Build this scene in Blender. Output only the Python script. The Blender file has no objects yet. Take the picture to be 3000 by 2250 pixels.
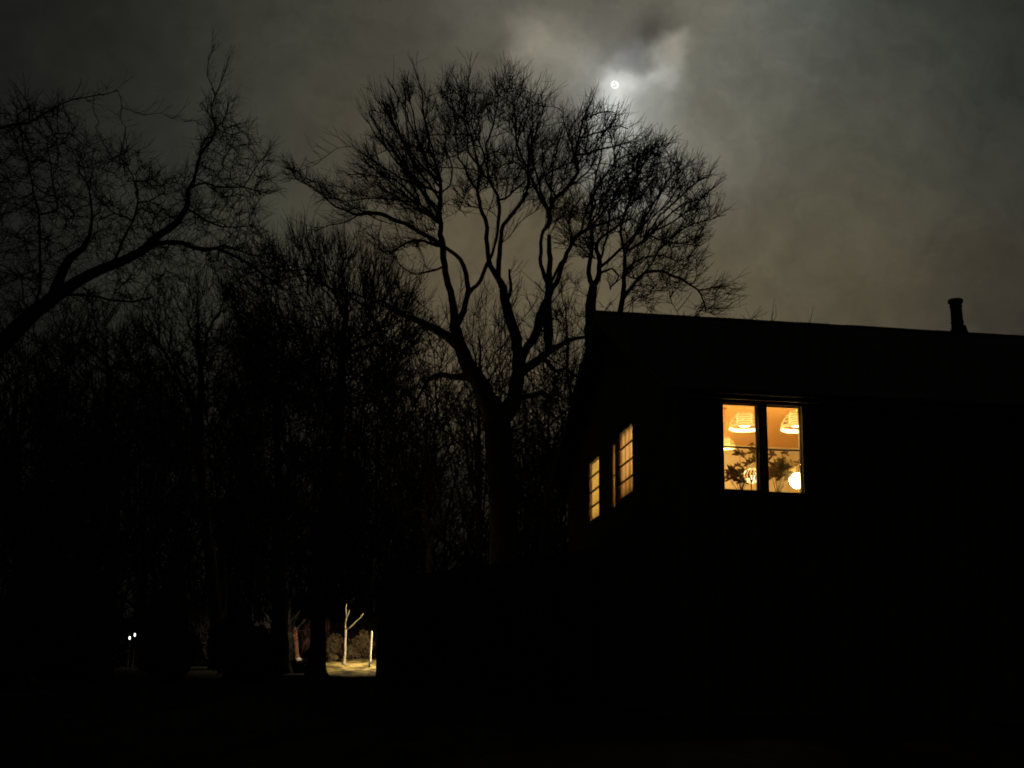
import bpy, bmesh, math, random
import numpy as np
from mathutils import Matrix, Vector

SC = bpy.context.scene
COL = SC.collection
rnd = random.Random(11)
rng = np.random.default_rng(11)

# ------------------------------------------------------------------ camera
# 52 mm equivalent lens, tilted 14 degrees up, tiny roll.  Photo pixels are 3000 x 2250.
F, PW, PH = 4333.0, 3000.0, 2250.0
_p, _r = math.radians(14.0), math.radians(0.7)
FWD = np.array([0, math.cos(_p), math.sin(_p)])
_u0 = np.array([0, -math.sin(_p), math.cos(_p)])
_r0 = np.array([1.0, 0, 0])
RIGHT = math.cos(_r) * _r0 + math.sin(_r) * _u0
UP = math.cos(_r) * _u0 - math.sin(_r) * _r0
cam_d = bpy.data.cameras.new('camera')
cam_d.sensor_width = 36.0
cam_d.lens = F / PW * 36.0
cam_d.clip_start = 0.1
cam_d.clip_end = 6000
cam = bpy.data.objects.new('camera', cam_d)
COL.objects.link(cam)
cam.matrix_world = Matrix(((RIGHT[0], UP[0], -FWD[0], 0), (RIGHT[1], UP[1], -FWD[1], 0),
                           (RIGHT[2], UP[2], -FWD[2], 0), (0, 0, 0, 1)))
SC.camera = cam


def ray(x, y):
    d = FWD * F + RIGHT * (x - PW / 2) - UP * (y - PH / 2)
    return d / np.linalg.norm(d)


def at(x, y, Y):
    d = ray(x, y)
    return d * (Y / d[1])


# ------------------------------------------------------------------ exposure
SC.view_settings.view_transform = 'Standard'
SC.view_settings.look = 'None'
SC.view_settings.exposure = 0.0
SC.view_settings.gamma = 1.0
SC.cycles.use_denoising = True
SC.cycles.max_bounces = 8
SC.cycles.transparent_max_bounces = 12
SC.cycles.sample_clamp_indirect = 4.0
SC.cycles.blur_glossy = 1.0
SC.cycles.filter_width = 1.8

# ------------------------------------------------------------------ world: moonlit cloud deck
def s2l(c):
    c = c / 255.0
    return c / 12.92 if c <= 0.04045 else ((c + 0.055) / 1.055) ** 2.4


MOON_DIR = ray(1801, 248)
world = bpy.data.worlds.new('World')
SC.world = world
world.use_nodes = True
wt = world.node_tree
wt.nodes.clear()


def wn(kind, **kw):
    n = wt.nodes.new(kind)
    for k, v in kw.items():
        setattr(n, k, v)
    return n


def wmath(op, a, b=None, clamp=False):
    n = wn('ShaderNodeMath', operation=op, use_clamp=clamp)
    for i, x in enumerate((a, b)):
        if x is None:
            continue
        if isinstance(x, (int, float)):
            n.inputs[i].default_value = x
        else:
            wt.links.new(x, n.inputs[i])
    return n.outputs[0]


def wvec(op, a, b=None, scale=None):
    n = wn('ShaderNodeVectorMath', operation=op)
    for i, x in enumerate((a, b)):
        if x is None:
            continue
        if isinstance(x, (tuple, list)):
            n.inputs[i].default_value = x
        else:
            wt.links.new(x, n.inputs[i])
    if scale is not None:
        if isinstance(scale, (int, float)):
            n.inputs['Scale'].default_value = scale
        else:
            wt.links.new(scale, n.inputs['Scale'])
    return n.outputs['Value'] if op == 'DOT_PRODUCT' else n.outputs['Vector']


tc = wn('ShaderNodeTexCoord')
DIRV = tc.outputs['Generated']


def wnoise(scale, detail, rough, vec=None, dist=0.0):
    n = wn('ShaderNodeTexNoise')
    n.inputs['Scale'].default_value = scale
    n.inputs['Detail'].default_value = detail
    n.inputs['Roughness'].default_value = rough
    n.inputs['Distortion'].default_value = dist
    wt.links.new(vec if vec is not None else DIRV, n.inputs['Vector'])
    return n


# domain warp gives the cloud lumps ragged edges
w1 = wnoise(9.0, 4.0, 0.55)
w2 = wnoise(38.0, 3.0, 0.55)
warp = wvec('SCALE', wvec('SUBTRACT', w1.outputs['Color'], (0.5, 0.5, 0.5)), scale=0.06)
warp2 = wvec('SCALE', wvec('SUBTRACT', w2.outputs['Color'], (0.5, 0.5, 0.5)), scale=0.02)
DW = wvec('NORMALIZE', wvec('ADD', wvec('ADD', DIRV, warp), warp2))

# cloud brightness in a set of sky directions (r, g, b as the eye sees them, spread)
SKYPTS = [
    (60, 60, (19, 20, 17), 330), (500, 150, (36, 37, 32), 300), (950, 120, (62, 62, 53), 260),
    (50, 520, (22, 23, 20), 280), (380, 420, (37, 38, 33), 260), (750, 480, (56, 57, 49), 280),
    (1230, 60, (68, 65, 56), 200), (1480, 60, (90, 88, 79), 140), (1440, 200, (80, 76, 66), 110), (1585, 135, (140, 135, 120), 62), (1655, 205, (136, 133, 121), 62),
    (1780, 50, (90, 88, 78), 110), (1885, 116, (44, 42, 34), 58), (1890, 22, (94, 91, 81), 60), (1815, 85, (96, 94, 84), 45), (1830, 130, (88, 86, 77), 60), (2010, 60, (106, 103, 92), 100), (1960, 95, (96, 94, 84), 48),
    (1740, 250, (122, 122, 115), 70), (1560, 310, (88, 86, 77), 110), (1838, 195, (92, 92, 93), 34), (1822, 222, (106, 106, 105), 22), (1915, 125, (50, 48, 40), 46),
    (1962, 172, (160, 157, 142), 38), (1900, 262, (172, 173, 166), 46), (1806, 322, (206, 208, 203), 50), (1800, 280, (196, 197, 190), 40), (1890, 330, (140, 141, 133), 50),
    (1860, 400, (142, 143, 134), 100), (2070, 260, (108, 107, 97), 110), (2080, 400, (112, 109, 97), 150), (2180, 180, (100, 99, 89), 130),
    (2300, 100, (86, 87, 78), 180), (2420, 430, (86, 84, 71), 240), (2600, 250, (68, 67, 57), 200), (2750, 150, (58, 58, 50), 220),
    (2950, 80, (38, 39, 35), 200), (2930, 500, (52, 51, 43), 240), (2250, 800, (88, 80, 62), 260), (2450, 620, (78, 74, 60), 200),
    (2650, 850, (74, 68, 53), 220), (2970, 900, (52, 47, 40), 180), (1300, 330, (70, 68, 58), 200), (1050, 420, (70, 66, 55), 150),
    (1200, 750, (90, 80, 61), 230), (1600, 900, (96, 87, 67), 250), (880, 700, (62, 61, 50), 180), (480, 800, (50, 50, 42), 180),
    (150, 950, (24, 24, 20), 260), (1400, 1080, (88, 78, 60), 170), (800, 1150, (36, 35, 29), 200), (300, 1300, (13, 13, 11), 280), (900, 1500, (14, 14, 12), 280), (1450, 1480, (25, 24, 20), 240), (200, 1750, (8, 8, 7), 260), (1000, 1800, (8, 8, 7), 260),
]
num = None
den = None
for (px, py, c, sg) in SKYPTS:
    d = ray(px, py)
    dot = wvec('DOT_PRODUCT', DW, tuple(float(q) for q in d))
    k = (4466.0 / (sg * 0.8)) ** 2
    e = wmath('EXPONENT', wmath('MULTIPLY', wmath('SUBTRACT', dot, 1.0), k))
    e = wmath('MULTIPLY', e, (200.0 / sg) ** 1.7)
    amp = 1.06
    if px > 2200 and py < 600:                     # the clear side of the sky is a little cooler
        c = (c[0] * 0.97, c[1] * 1.0, c[2] * 1.04)
    col = (s2l(c[0]) * amp, s2l(c[1]) * amp, s2l(c[2]) * amp)
    n = wn('ShaderNodeVectorMath', operation='SCALE')
    n.inputs[0].default_value = col
    wt.links.new(e, n.inputs['Scale'])
    num = n.outputs['Vector'] if num is None else wvec('ADD', num, n.outputs['Vector'])
    den = e if den is None else wmath('ADD', den, e)
EPS = 0.03
num = wvec('ADD', num, (0.012 * EPS, 0.012 * EPS, 0.0105 * EPS))
den = wmath('ADD', den, EPS)
inv = wmath('DIVIDE', 1.0, den)
skyc = wvec('SCALE', num, scale=inv)
# cloud texture
c1 = wnoise(14.0, 5.0, 0.55, DW)
c2 = wnoise(55.0, 4.0, 0.6, DW)
tex = wmath('ADD', wmath('MULTIPLY', wmath('SUBTRACT', c1.outputs[0], 0.5), 0.55),
            wmath('MULTIPLY', wmath('SUBTRACT', c2.outputs[0], 0.5), 0.58))
skyc = wvec('SCALE', skyc, scale=wmath('ADD', 1.0, tex))
# the bright aureole of thin cloud right at the moon
mdot = wvec('DOT_PRODUCT', wvec('NORMALIZE', wvec('ADD', DIRV, warp2)), tuple(float(q) for q in MOON_DIR))
for (sg, a, c) in ((26, 0.16, (1, 1, 0.97)), (95, 0.065, (1, 1, 0.98))):
    e = wmath('EXPONENT', wmath('MULTIPLY', wmath('SUBTRACT', mdot, 1.0), (4466.0 / sg) ** 2))
    n = wn('ShaderNodeVectorMath', operation='SCALE')
    n.inputs[0].default_value = tuple(a * q for q in c)
    wt.links.new(e, n.inputs['Scale'])
    skyc = wvec('ADD', skyc, n.outputs['Vector'])
bg = wn('ShaderNodeBackground')
wt.links.new(skyc, bg.inputs['Color'])
bg.inputs['Strength'].default_value = 1.0
# a trace of clear night sky above the clouds
sk = wn('ShaderNodeTexSky')
sk.sky_type = 'NISHITA'
sk.sun_disc = False
sk.sun_elevation = math.asin(MOON_DIR[2])
sk.sun_rotation = math.atan2(MOON_DIR[0], MOON_DIR[1])
bg2 = wn('ShaderNodeBackground')
wt.links.new(sk.outputs[0], bg2.inputs['Color'])
bg2.inputs['Strength'].default_value = 0.0002
addw = wn('ShaderNodeAddShader')
wo = wn('ShaderNodeOutputWorld')
wt.links.new(bg.outputs[0], addw.inputs[0])
wt.links.new(bg2.outputs[0], addw.inputs[1])
wt.links.new(addw.outputs[0], wo.inputs['Surface'])

# moonlight
sun_d = bpy.data.lights.new('moonlight', 'SUN')
sun_d.energy = 0.015
sun_d.angle = math.radians(0.5)
sun_d.color = (1.0, 0.97, 0.9)
sun = bpy.data.objects.new('moonlight', sun_d)
COL.objects.link(sun)
sun.rotation_euler = Vector(MOON_DIR).to_track_quat('Z', 'Y').to_euler()


# ------------------------------------------------------------------ materials
def mat(name, color, rough=0.8, metal=0.0, emit=None, estr=0.0, noise=None, bump=None, spec=0.3, wave=None):
    m = bpy.data.materials.new(name)
    m.use_nodes = True
    t = m.node_tree
    b = t.nodes['Principled BSDF']
    b.inputs['Base Color'].default_value = (*color, 1)
    b.inputs['Roughness'].default_value = rough
    b.inputs['Metallic'].default_value = metal
    b.inputs['Specular IOR Level'].default_value = spec
    if emit:
        b.inputs['Emission Color'].default_value = (*emit, 1)
        b.inputs['Emission Strength'].default_value = estr
    co = t.nodes.new('ShaderNodeTexCoord')
    if noise:
        sc, amt, col2 = noise
        n = t.nodes.new('ShaderNodeTexNoise')
        n.inputs['Scale'].default_value = sc
        n.inputs['Detail'].default_value = 5
        t.links.new(co.outputs['Object'], n.inputs['Vector'])
        r = t.nodes.new('ShaderNodeMapRange')
        r.inputs['From Min'].default_value = 0.5 - amt
        r.inputs['From Max'].default_value = 0.5 + amt
        t.links.new(n.outputs[0], r.inputs['Value'])
        mx = t.nodes.new('ShaderNodeMix')
        mx.data_type = 'RGBA'
        mx.inputs['A'].default_value = (*color, 1)
        mx.inputs['B'].default_value = (*col2, 1)
        t.links.new(r.outputs[0], mx.inputs['Factor'])
        t.links.new(mx.outputs['Result'], b.inputs['Base Color'])
        if bump:
            bp = t.nodes.new('ShaderNodeBump')
            bp.inputs['Strength'].default_value = bump
            bp.inputs['Distance'].default_value = 0.05
            t.links.new(n.outputs[0], bp.inputs['Height'])
            t.links.new(bp.outputs[0], b.inputs['Normal'])
    if wave:
        axis, sc, amt, col2 = wave
        w = t.nodes.new('ShaderNodeTexWave')
        w.bands_direction = axis
        w.wave_profile = 'SAW'
        w.inputs['Scale'].default_value = sc
        w.inputs['Distortion'].default_value = 0.3
        w.inputs['Detail'].default_value = 1.0
        t.links.new(co.outputs['Object'], w.inputs['Vector'])
        bp = t.nodes.new('ShaderNodeBump')
        bp.inputs['Strength'].default_value = amt
        bp.inputs['Distance'].default_value = 0.02
        t.links.new(w.outputs['Fac'], bp.inputs['Height'])
        t.links.new(bp.outputs[0], b.inputs['Normal'])
        if col2:
            r = t.nodes.new('ShaderNodeMapRange')
            r.inputs['From Min'].default_value = 0.0
            r.inputs['From Max'].default_value = 0.12
            t.links.new(w.outputs['Fac'], r.inputs['Value'])
            mx = t.nodes.new('ShaderNodeMix')
            mx.data_type = 'RGBA'
            mx.inputs['A'].default_value = (*col2, 1)
            mx.inputs['B'].default_value = (*color, 1)
            t.links.new(r.outputs[0], mx.inputs['Factor'])
            t.links.new(mx.outputs['Result'], b.inputs['Base Color'])
    return m


M = {
    'bark': mat('dark_bark', (0.045, 0.04, 0.035), 0.95, noise=(6.0, 0.25, (0.025, 0.022, 0.02)), bump=0.6, spec=0.1),
    'twig': mat('twig_bark', (0.035, 0.03, 0.028), 0.95, spec=0.05),
    'pale_bark': mat('pale_bark', (0.36, 0.32, 0.25), 0.9, noise=(9.0, 0.2, (0.2, 0.17, 0.12)), bump=0.4, spec=0.1),
    'grey_bark': mat('grey_bark', (0.1, 0.095, 0.085), 0.9, noise=(7.0, 0.2, (0.05, 0.048, 0.04)), spec=0.1),
    'rust_bark': mat('rust_bark', (0.22, 0.1, 0.06), 0.9, noise=(5.0, 0.2, (0.12, 0.06, 0.04)), spec=0.1),
    'siding': mat('dark_weatherboard', (0.06, 0.054, 0.046), 0.85, wave=('Z', 1.1, 0.7, None), spec=0.15),
    'roofing': mat('dark_roof_tiles', (0.05, 0.05, 0.048), 0.9, noise=(12.0, 0.2, (0.018, 0.018, 0.018)), bump=0.4, spec=0.15),
    'trim': mat('dark_trim', (0.05, 0.038, 0.03), 0.6, spec=0.3),
    'frame': mat('brown_window_frame', (0.07, 0.04, 0.025), 0.55, spec=0.35),
    'reveal': mat('reveal_paint', (0.35, 0.3, 0.22), 0.6),
    'plaster': mat('cream_plaster', (0.76, 0.72, 0.52), 0.9, noise=(2.5, 0.3, (0.68, 0.62, 0.42)), spec=0.1),
    'boards': mat('ceiling_boards', (0.78, 0.5, 0.2), 0.55, wave=('Y', 1.6, 0.5, (0.45, 0.25, 0.08)), spec=0.3),
    'floorwood': mat('floor_boards', (0.4, 0.24, 0.11), 0.5, wave=('X', 1.6, 0.4, (0.2, 0.11, 0.05)), spec=0.3),
    'metal': mat('dark_flue_metal', (0.04, 0.04, 0.04), 0.6, 0.6, noise=(14.0, 0.2, (0.02, 0.018, 0.016)), spec=0.3),
    'brass': mat('brass', (0.55, 0.35, 0.12), 0.35, 1.0),
    'wood': mat('table_wood', (0.32, 0.18, 0.08), 0.5, noise=(3.0, 0.2, (0.22, 0.12, 0.05))),
    'slat': mat('lamp_slats', (0.25, 0.13, 0.05), 0.5, emit=(1.0, 0.66, 0.16), estr=1.0),
    'slat_in': mat('lamp_inner_slats', (0.2, 0.1, 0.04), 0.5, emit=(1.0, 0.74, 0.2), estr=1.25),
    'core': mat('lamp_core', (0.4, 0.2, 0.07), 0.6, emit=(1.0, 0.45, 0.08), estr=0.3),
    'rim': mat('lamp_rim', (0.9, 0.8, 0.5), 0.4, emit=(1.0, 0.8, 0.26), estr=1.4),
    'diffuser': mat('lamp_diffuser', (1, 0.95, 0.8), 0.5, emit=(1.0, 0.86, 0.55), estr=6.0),
    'globe': mat('bright_globe', (1, 0.95, 0.8), 0.5, emit=(1.0, 0.85, 0.5), estr=14.0),
    'cutglass': mat('amber_cut_glass', (0.85, 0.6, 0.25), 0.08, emit=(1.0, 0.55, 0.13), estr=0.9, spec=0.8),
    'cutglass2': mat('pale_cut_glass', (0.95, 0.85, 0.6), 0.08, emit=(1.0, 0.85, 0.5), estr=2.0, spec=0.8),
    'cutglass3': mat('brown_cut_glass', (0.09, 0.035, 0.012), 0.2, spec=0.5),
    'leaf': mat('plant_leaf', (0.11, 0.1, 0.035), 0.5, noise=(8.0, 0.2, (0.16, 0.09, 0.03)), spec=0.3),
    'pot': mat('clay_pot', (0.3, 0.13, 0.07), 0.8),
    'stone': mat('field_stone', (0.09, 0.085, 0.075), 0.95, noise=(5.0, 0.25, (0.05, 0.048, 0.042)), bump=0.8, spec=0.1),
    'paint': mat('white_paint', (0.5, 0.48, 0.41), 0.7, noise=(10.0, 0.25, (0.5, 0.47, 0.38)), spec=0.2),
    'shrub': mat('brown_shrub_leaf', (0.27, 0.21, 0.11), 0.9, noise=(2.0, 0.25, (0.13, 0.085, 0.06)), spec=0.05),
    'dark_shrub': mat('evergreen_leaf', (0.03, 0.036, 0.022), 0.85, noise=(2.0, 0.25, (0.02, 0.025, 0.016)), spec=0.1),
    'red': mat('faded_red_boards', (0.3, 0.15, 0.12), 0.85, wave=('X', 2.0, 0.5, (0.16, 0.08, 0.06)), spec=0.1),
    'yardlight': mat('yard_light_bulb', (1, 1, 1), 0.4, emit=(1.0, 0.97, 0.88), estr=2.5),
}


def ground_material(name, c0, c1, c2):
    m = bpy.data.materials.new(name)
    m.use_nodes = True
    t = m.node_tree
    b = t.nodes['Principled BSDF']
    b.inputs['Roughness'].default_value = 0.95
    b.inputs['Specular IOR Level'].default_value = 0.05
    co = t.nodes.new('ShaderNodeTexCoord')
    n1 = t.nodes.new('ShaderNodeTexNoise')
    n1.inputs['Scale'].default_value = 2.3
    n1.inputs['Detail'].default_value = 7
    n1.inputs['Roughness'].default_value = 0.7
    mp = t.nodes.new('ShaderNodeMapping')
    mp.inputs['Scale'].default_value = (0.9, 0.35, 1.0)
    t.links.new(co.outputs['Object'], mp.inputs['Vector'])
    t.links.new(mp.outputs[0], n1.inputs['Vector'])
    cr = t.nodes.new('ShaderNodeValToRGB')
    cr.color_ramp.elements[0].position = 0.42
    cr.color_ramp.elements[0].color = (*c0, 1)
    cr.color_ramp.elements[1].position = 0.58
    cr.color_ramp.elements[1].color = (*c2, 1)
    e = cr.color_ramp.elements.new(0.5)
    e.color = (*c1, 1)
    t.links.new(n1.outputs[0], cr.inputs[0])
    t.links.new(cr.outputs[0], b.inputs['Base Color'])
    bp = t.nodes.new('ShaderNodeBump')
    bp.inputs['Strength'].default_value = 0.8
    bp.inputs['Distance'].default_value = 0.06
    n2 = t.nodes.new('ShaderNodeTexNoise')
    n2.inputs['Scale'].default_value = 9.0
    n2.inputs['Detail'].default_value = 6
    t.links.new(co.outputs['Object'], n2.inputs['Vector'])
    t.links.new(n2.outputs[0], bp.inputs['Height'])
    t.links.new(bp.outputs[0], b.inputs['Normal'])
    return m


def glass_material():
    m = bpy.data.materials.new('window_glass')
    m.use_nodes = True
    t = m.node_tree
    t.nodes.clear()
    o = t.nodes.new('ShaderNodeOutputMaterial')
    mix = t.nodes.new('ShaderNodeMixShader')
    fr = t.nodes.new('ShaderNodeFresnel')
    fr.inputs[0].default_value = 1.45
    tr = t.nodes.new('ShaderNodeBsdfTransparent')
    tr.inputs[0].default_value = (0.97, 0.97, 0.95, 1)
    gl = t.nodes.new('ShaderNodeBsdfGlossy')
    gl.inputs['Roughness'].default_value = 0.03
    ge = t.nodes.new('ShaderNodeNewGeometry')
    io = t.nodes.new('ShaderNodeMapRange')          # same reflection from both sides of the thin pane
    io.inputs['To Min'].default_value = 1.45
    io.inputs['To Max'].default_value = 1 / 1.45
    t.links.new(ge.outputs['Backfacing'], io.inputs['Value'])
    t.links.new(io.outputs[0], fr.inputs[0])
    hf = t.nodes.new('ShaderNodeMath')
    hf.operation = 'MULTIPLY'
    hf.inputs[1].default_value = 0.5
    t.links.new(fr.outputs[0], hf.inputs[0])
    t.links.new(hf.outputs[0], mix.inputs[0])
    t.links.new(tr.outputs[0], mix.inputs[1])
    t.links.new(gl.outputs[0], mix.inputs[2])
    t.links.new(mix.outputs[0], o.inputs[0])
    return m


def cloth_material(name, color, tcol, fold_shade, freq):
    m = bpy.data.materials.new(name)
    m.use_nodes = True
    t = m.node_tree
    t.nodes.clear()
    o = t.nodes.new('ShaderNodeOutputMaterial')
    mix = t.nodes.new('ShaderNodeMixShader')
    mix.inputs[0].default_value = 0.8
    d = t.nodes.new('ShaderNodeBsdfDiffuse')
    d.inputs[0].default_value = (*color, 1)
    tr = t.nodes.new('ShaderNodeBsdfTranslucent')
    co = t.nodes.new('ShaderNodeTexCoord')
    n = t.nodes.new('ShaderNodeTexNoise')
    n.inputs['Scale'].default_value = 30
    t.links.new(co.outputs['Object'], n.inputs['Vector'])
    mx = t.nodes.new('ShaderNodeMix')
    mx.data_type = 'RGBA'
    mx.inputs['A'].default_value = (*tcol, 1)
    mx.inputs['B'].default_value = (*[q * 0.85 for q in tcol], 1)
    t.links.new(n.outputs[0], mx.inputs['Factor'])
    w = t.nodes.new('ShaderNodeTexWave')  # vertical bands put the shading of the folds into the cloth colour
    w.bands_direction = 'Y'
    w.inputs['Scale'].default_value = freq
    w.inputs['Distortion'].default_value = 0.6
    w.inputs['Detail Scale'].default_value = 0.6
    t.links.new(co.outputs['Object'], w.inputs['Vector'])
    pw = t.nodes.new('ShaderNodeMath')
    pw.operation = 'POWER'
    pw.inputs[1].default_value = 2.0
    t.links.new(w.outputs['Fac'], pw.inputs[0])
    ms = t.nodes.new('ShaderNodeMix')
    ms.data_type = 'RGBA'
    ms.inputs['B'].default_value = (*fold_shade, 1)
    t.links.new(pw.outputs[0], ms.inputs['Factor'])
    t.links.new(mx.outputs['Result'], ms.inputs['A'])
    t.links.new(ms.outputs['Result'], tr.inputs[0])
    t.links.new(d.outputs[0], mix.inputs[1])
    t.links.new(tr.outputs[0], mix.inputs[2])
    t.links.new(mix.outputs[0], o.inputs[0])
    return m


M['ground'] = ground_material('shade_darkened_ground', (0.011, 0.01, 0.008), (0.016, 0.014, 0.01), (0.026, 0.022, 0.015))  # colour darkened so ground outside the lit patch stays in shade
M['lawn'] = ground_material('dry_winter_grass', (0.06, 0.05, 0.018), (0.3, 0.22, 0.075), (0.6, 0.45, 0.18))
M['glass'] = glass_material()
M['curtain'] = cloth_material('fold_shaded_cloth', (0.75, 0.68, 0.55), (0.98, 0.96, 0.94), (0.56, 0.42, 0.22), 0.95)  # darker bands are painted shade between the pleats
M['pale_curtain'] = cloth_material('pale_cloth', (0.8, 0.75, 0.65), (0.98, 0.96, 0.92), (0.95, 0.9, 0.8), 3.0)
M['yellow_curtain'] = cloth_material('yellow_cloth', (0.8, 0.7, 0.4), (0.98, 0.93, 0.7), (0.8, 0.7, 0.42), 2.0)


# ------------------------------------------------------------------ object helpers
def link(name, me, parent=None, material=None):
    o = bpy.data.objects.new(name, me)
    COL.objects.link(o)
    if parent is not None:
        o.parent = parent
    if material is not None and me is not None:
        me.materials.append(material)
    return o


def thing(name, label, cat, loc=(0, 0, 0), rotz=0.0, group=None):
    o = bpy.data.objects.new(name, None)
    COL.objects.link(o)
    o.location = loc
    o.rotation_euler = (0, 0, rotz)
    o.empty_display_size = 0.2
    return tag(o, label, cat, group)


def tag(o, label, cat, group=None):
    o['label'] = label
    o['category'] = cat
    if group:
        o['group'] = group
    return o


class MB:
    """collects simple solids into one mesh"""
    def __init__(s):
        s.v, s.f = [], []

    def add(s, vs, fs):
        k = len(s.v)
        s.v += [tuple(map(float, q)) for q in vs]
        s.f += [tuple(i + k for i in f) for f in fs]

    def box(s, x0, x1, y0, y1, z0, z1):
        s.add([(x0, y0, z0), (x1, y0, z0), (x1, y1, z0), (x0, y1, z0), (x0, y0, z1), (x1, y0, z1), (x1, y1, z1), (x0, y1, z1)],
              [(3, 2, 1, 0), (4, 5, 6, 7), (0, 1, 5, 4), (1, 2, 6, 5), (2, 3, 7, 6), (3, 0, 4, 7)])

    def lathe(s, prof, n=24, c=(0, 0, 0), caps=True):
        vs, fs = [], []
        for (r, z) in prof:
            for i in range(n):
                a = 2 * math.pi * i / n
                vs.append((c[0] + r * math.cos(a), c[1] + r * math.sin(a), c[2] + z))
        for j in range(len(prof) - 1):
            for i in range(n):
                i2 = (i + 1) % n
                fs.append((j * n + i, j * n + i2, (j + 1) * n + i2, (j + 1) * n + i))
        if caps:
            fs.append(tuple(reversed(range(n))))
            fs.append(tuple((len(prof) - 1) * n + i for i in range(n)))
        s.add(vs, fs)

    def torus(s, R, r, z, n=36, k=8, c=(0, 0), rz=None):
        rz = rz or r
        vs, fs = [], []
        for i in range(n):
            a = 2 * math.pi * i / n
            for j in range(k):
                b = 2 * math.pi * j / k
                q = R + r * math.cos(b)
                vs.append((c[0] + q * math.cos(a), c[1] + q * math.sin(a), z + rz * math.sin(b)))
        for i in range(n):
            for j in range(k):
                fs.append((i * k + j, ((i + 1) % n) * k + j, ((i + 1) % n) * k + (j + 1) % k, i * k + (j + 1) % k))
        s.add(vs, fs)

    def tube(s, pts, rad, n=6, cap=True):
        pts = [np.asarray(q, float) for q in pts]
        vs, fs = [], []
        prev = None
        for i, p in enumerate(pts):
            d = pts[min(i + 1, len(pts) - 1)] - pts[max(i - 1, 0)]
            d = d / (np.linalg.norm(d) + 1e-9)
            if prev is None:
                a = np.cross(d, (0.31, 0.2, 0.93) if abs(d[2]) < 0.9 else (1.0, 0.1, 0))
            else:
                a = prev - d * (prev @ d)
            a = a / (np.linalg.norm(a) + 1e-9)
            prev = a
            b = np.cross(d, a)
            for j in range(n):
                t = 2 * math.pi * j / n
                vs.append(p + rad[i] * (math.cos(t) * a + math.sin(t) * b))
        for i in range(len(pts) - 1):
            for j in range(n):
                j2 = (j + 1) % n
                fs.append((i * n + j, i * n + j2, (i + 1) * n + j2, (i + 1) * n + j))
        if cap:
            fs.append(tuple(reversed(range(n))))
            fs.append(tuple((len(pts) - 1) * n + j for j in range(n)))
        s.add(vs, fs)

    def grid_wall(s, axis, us, zs, open_, t0, t1):
        """wall slab in plane axis ('u' along x or 'v' along y) with rectangular openings, closed shell"""
        def P(a, t, z):
            return (a, t, z) if axis == 'u' else (t, a, z)
        def solid(i, j):
            if i < 0 or j < 0 or i >= len(us) - 1 or j >= len(zs) - 1:
                return False
            cu, cz = (us[i] + us[i + 1]) / 2, (zs[j] + zs[j + 1]) / 2
            return not any(a < cu < b and c < cz < d for (a, b, c, d) in open_)
        for i in range(len(us) - 1):
            for j in range(len(zs) - 1):
                if not solid(i, j):
                    continue
                a, b, c, d = us[i], us[i + 1], zs[j], zs[j + 1]
                for t in (t0, t1):
                    s.add([P(a, t, c), P(b, t, c), P(b, t, d), P(a, t, d)], [(0, 1, 2, 3)])
                if not solid(i - 1, j):
                    s.add([P(a, t0, c), P(a, t1, c), P(a, t1, d), P(a, t0, d)], [(0, 1, 2, 3)])
                if not solid(i + 1, j):
                    s.add([P(b, t0, c), P(b, t1, c), P(b, t1, d), P(b, t0, d)], [(0, 1, 2, 3)])
                if not solid(i, j - 1):
                    s.add([P(a, t0, c), P(b, t0, c), P(b, t1, c), P(a, t1, c)], [(0, 1, 2, 3)])
                if not solid(i, j + 1):
                    s.add([P(a, t0, d), P(b, t0, d), P(b, t1, d), P(a, t1, d)], [(0, 1, 2, 3)])

    def build(s, name, material, parent=None, smooth=False, weld=False):
        me = bpy.data.meshes.new(name)
        me.from_pydata(s.v, [], s.f)
        if weld or True:
            bm = bmesh.new()
            bm.from_mesh(me)
            if weld:
                bmesh.ops.remove_doubles(bm, verts=bm.verts, dist=0.0005)
            bmesh.ops.recalc_face_normals(bm, faces=bm.faces)
            bm.to_mesh(me)
            bm.free()
        if smooth:
            me.polygons.foreach_set('use_smooth', [True] * len(me.polygons))
        me.update()
        return link(name, me, parent, material)


def fast_mesh(name, V, Fq, material, parent=None, smooth=False):
    """V (n,3), Fq (m,4) numpy -> object"""
    me = bpy.data.meshes.new(name)
    me.vertices.add(len(V))
    me.vertices.foreach_set('co', np.asarray(V, np.float32).ravel())
    k = Fq.shape[1]
    me.loops.add(Fq.size)
    me.loops.foreach_set('vertex_index', np.asarray(Fq, np.int32).ravel())
    me.polygons.add(len(Fq))
    me.polygons.foreach_set('loop_start', np.arange(0, Fq.size, k, dtype=np.int32))
    me.polygons.foreach_set('loop_total', np.full(len(Fq), k, np.int32))
    if smooth:
        me.polygons.foreach_set('use_smooth', np.ones(len(Fq), bool))
    me.update(calc_edges=True)
    return link(name, me, parent, material)


def norm(a):
    return a / (np.linalg.norm(a, axis=-1, keepdims=True) + 1e-9)


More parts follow.
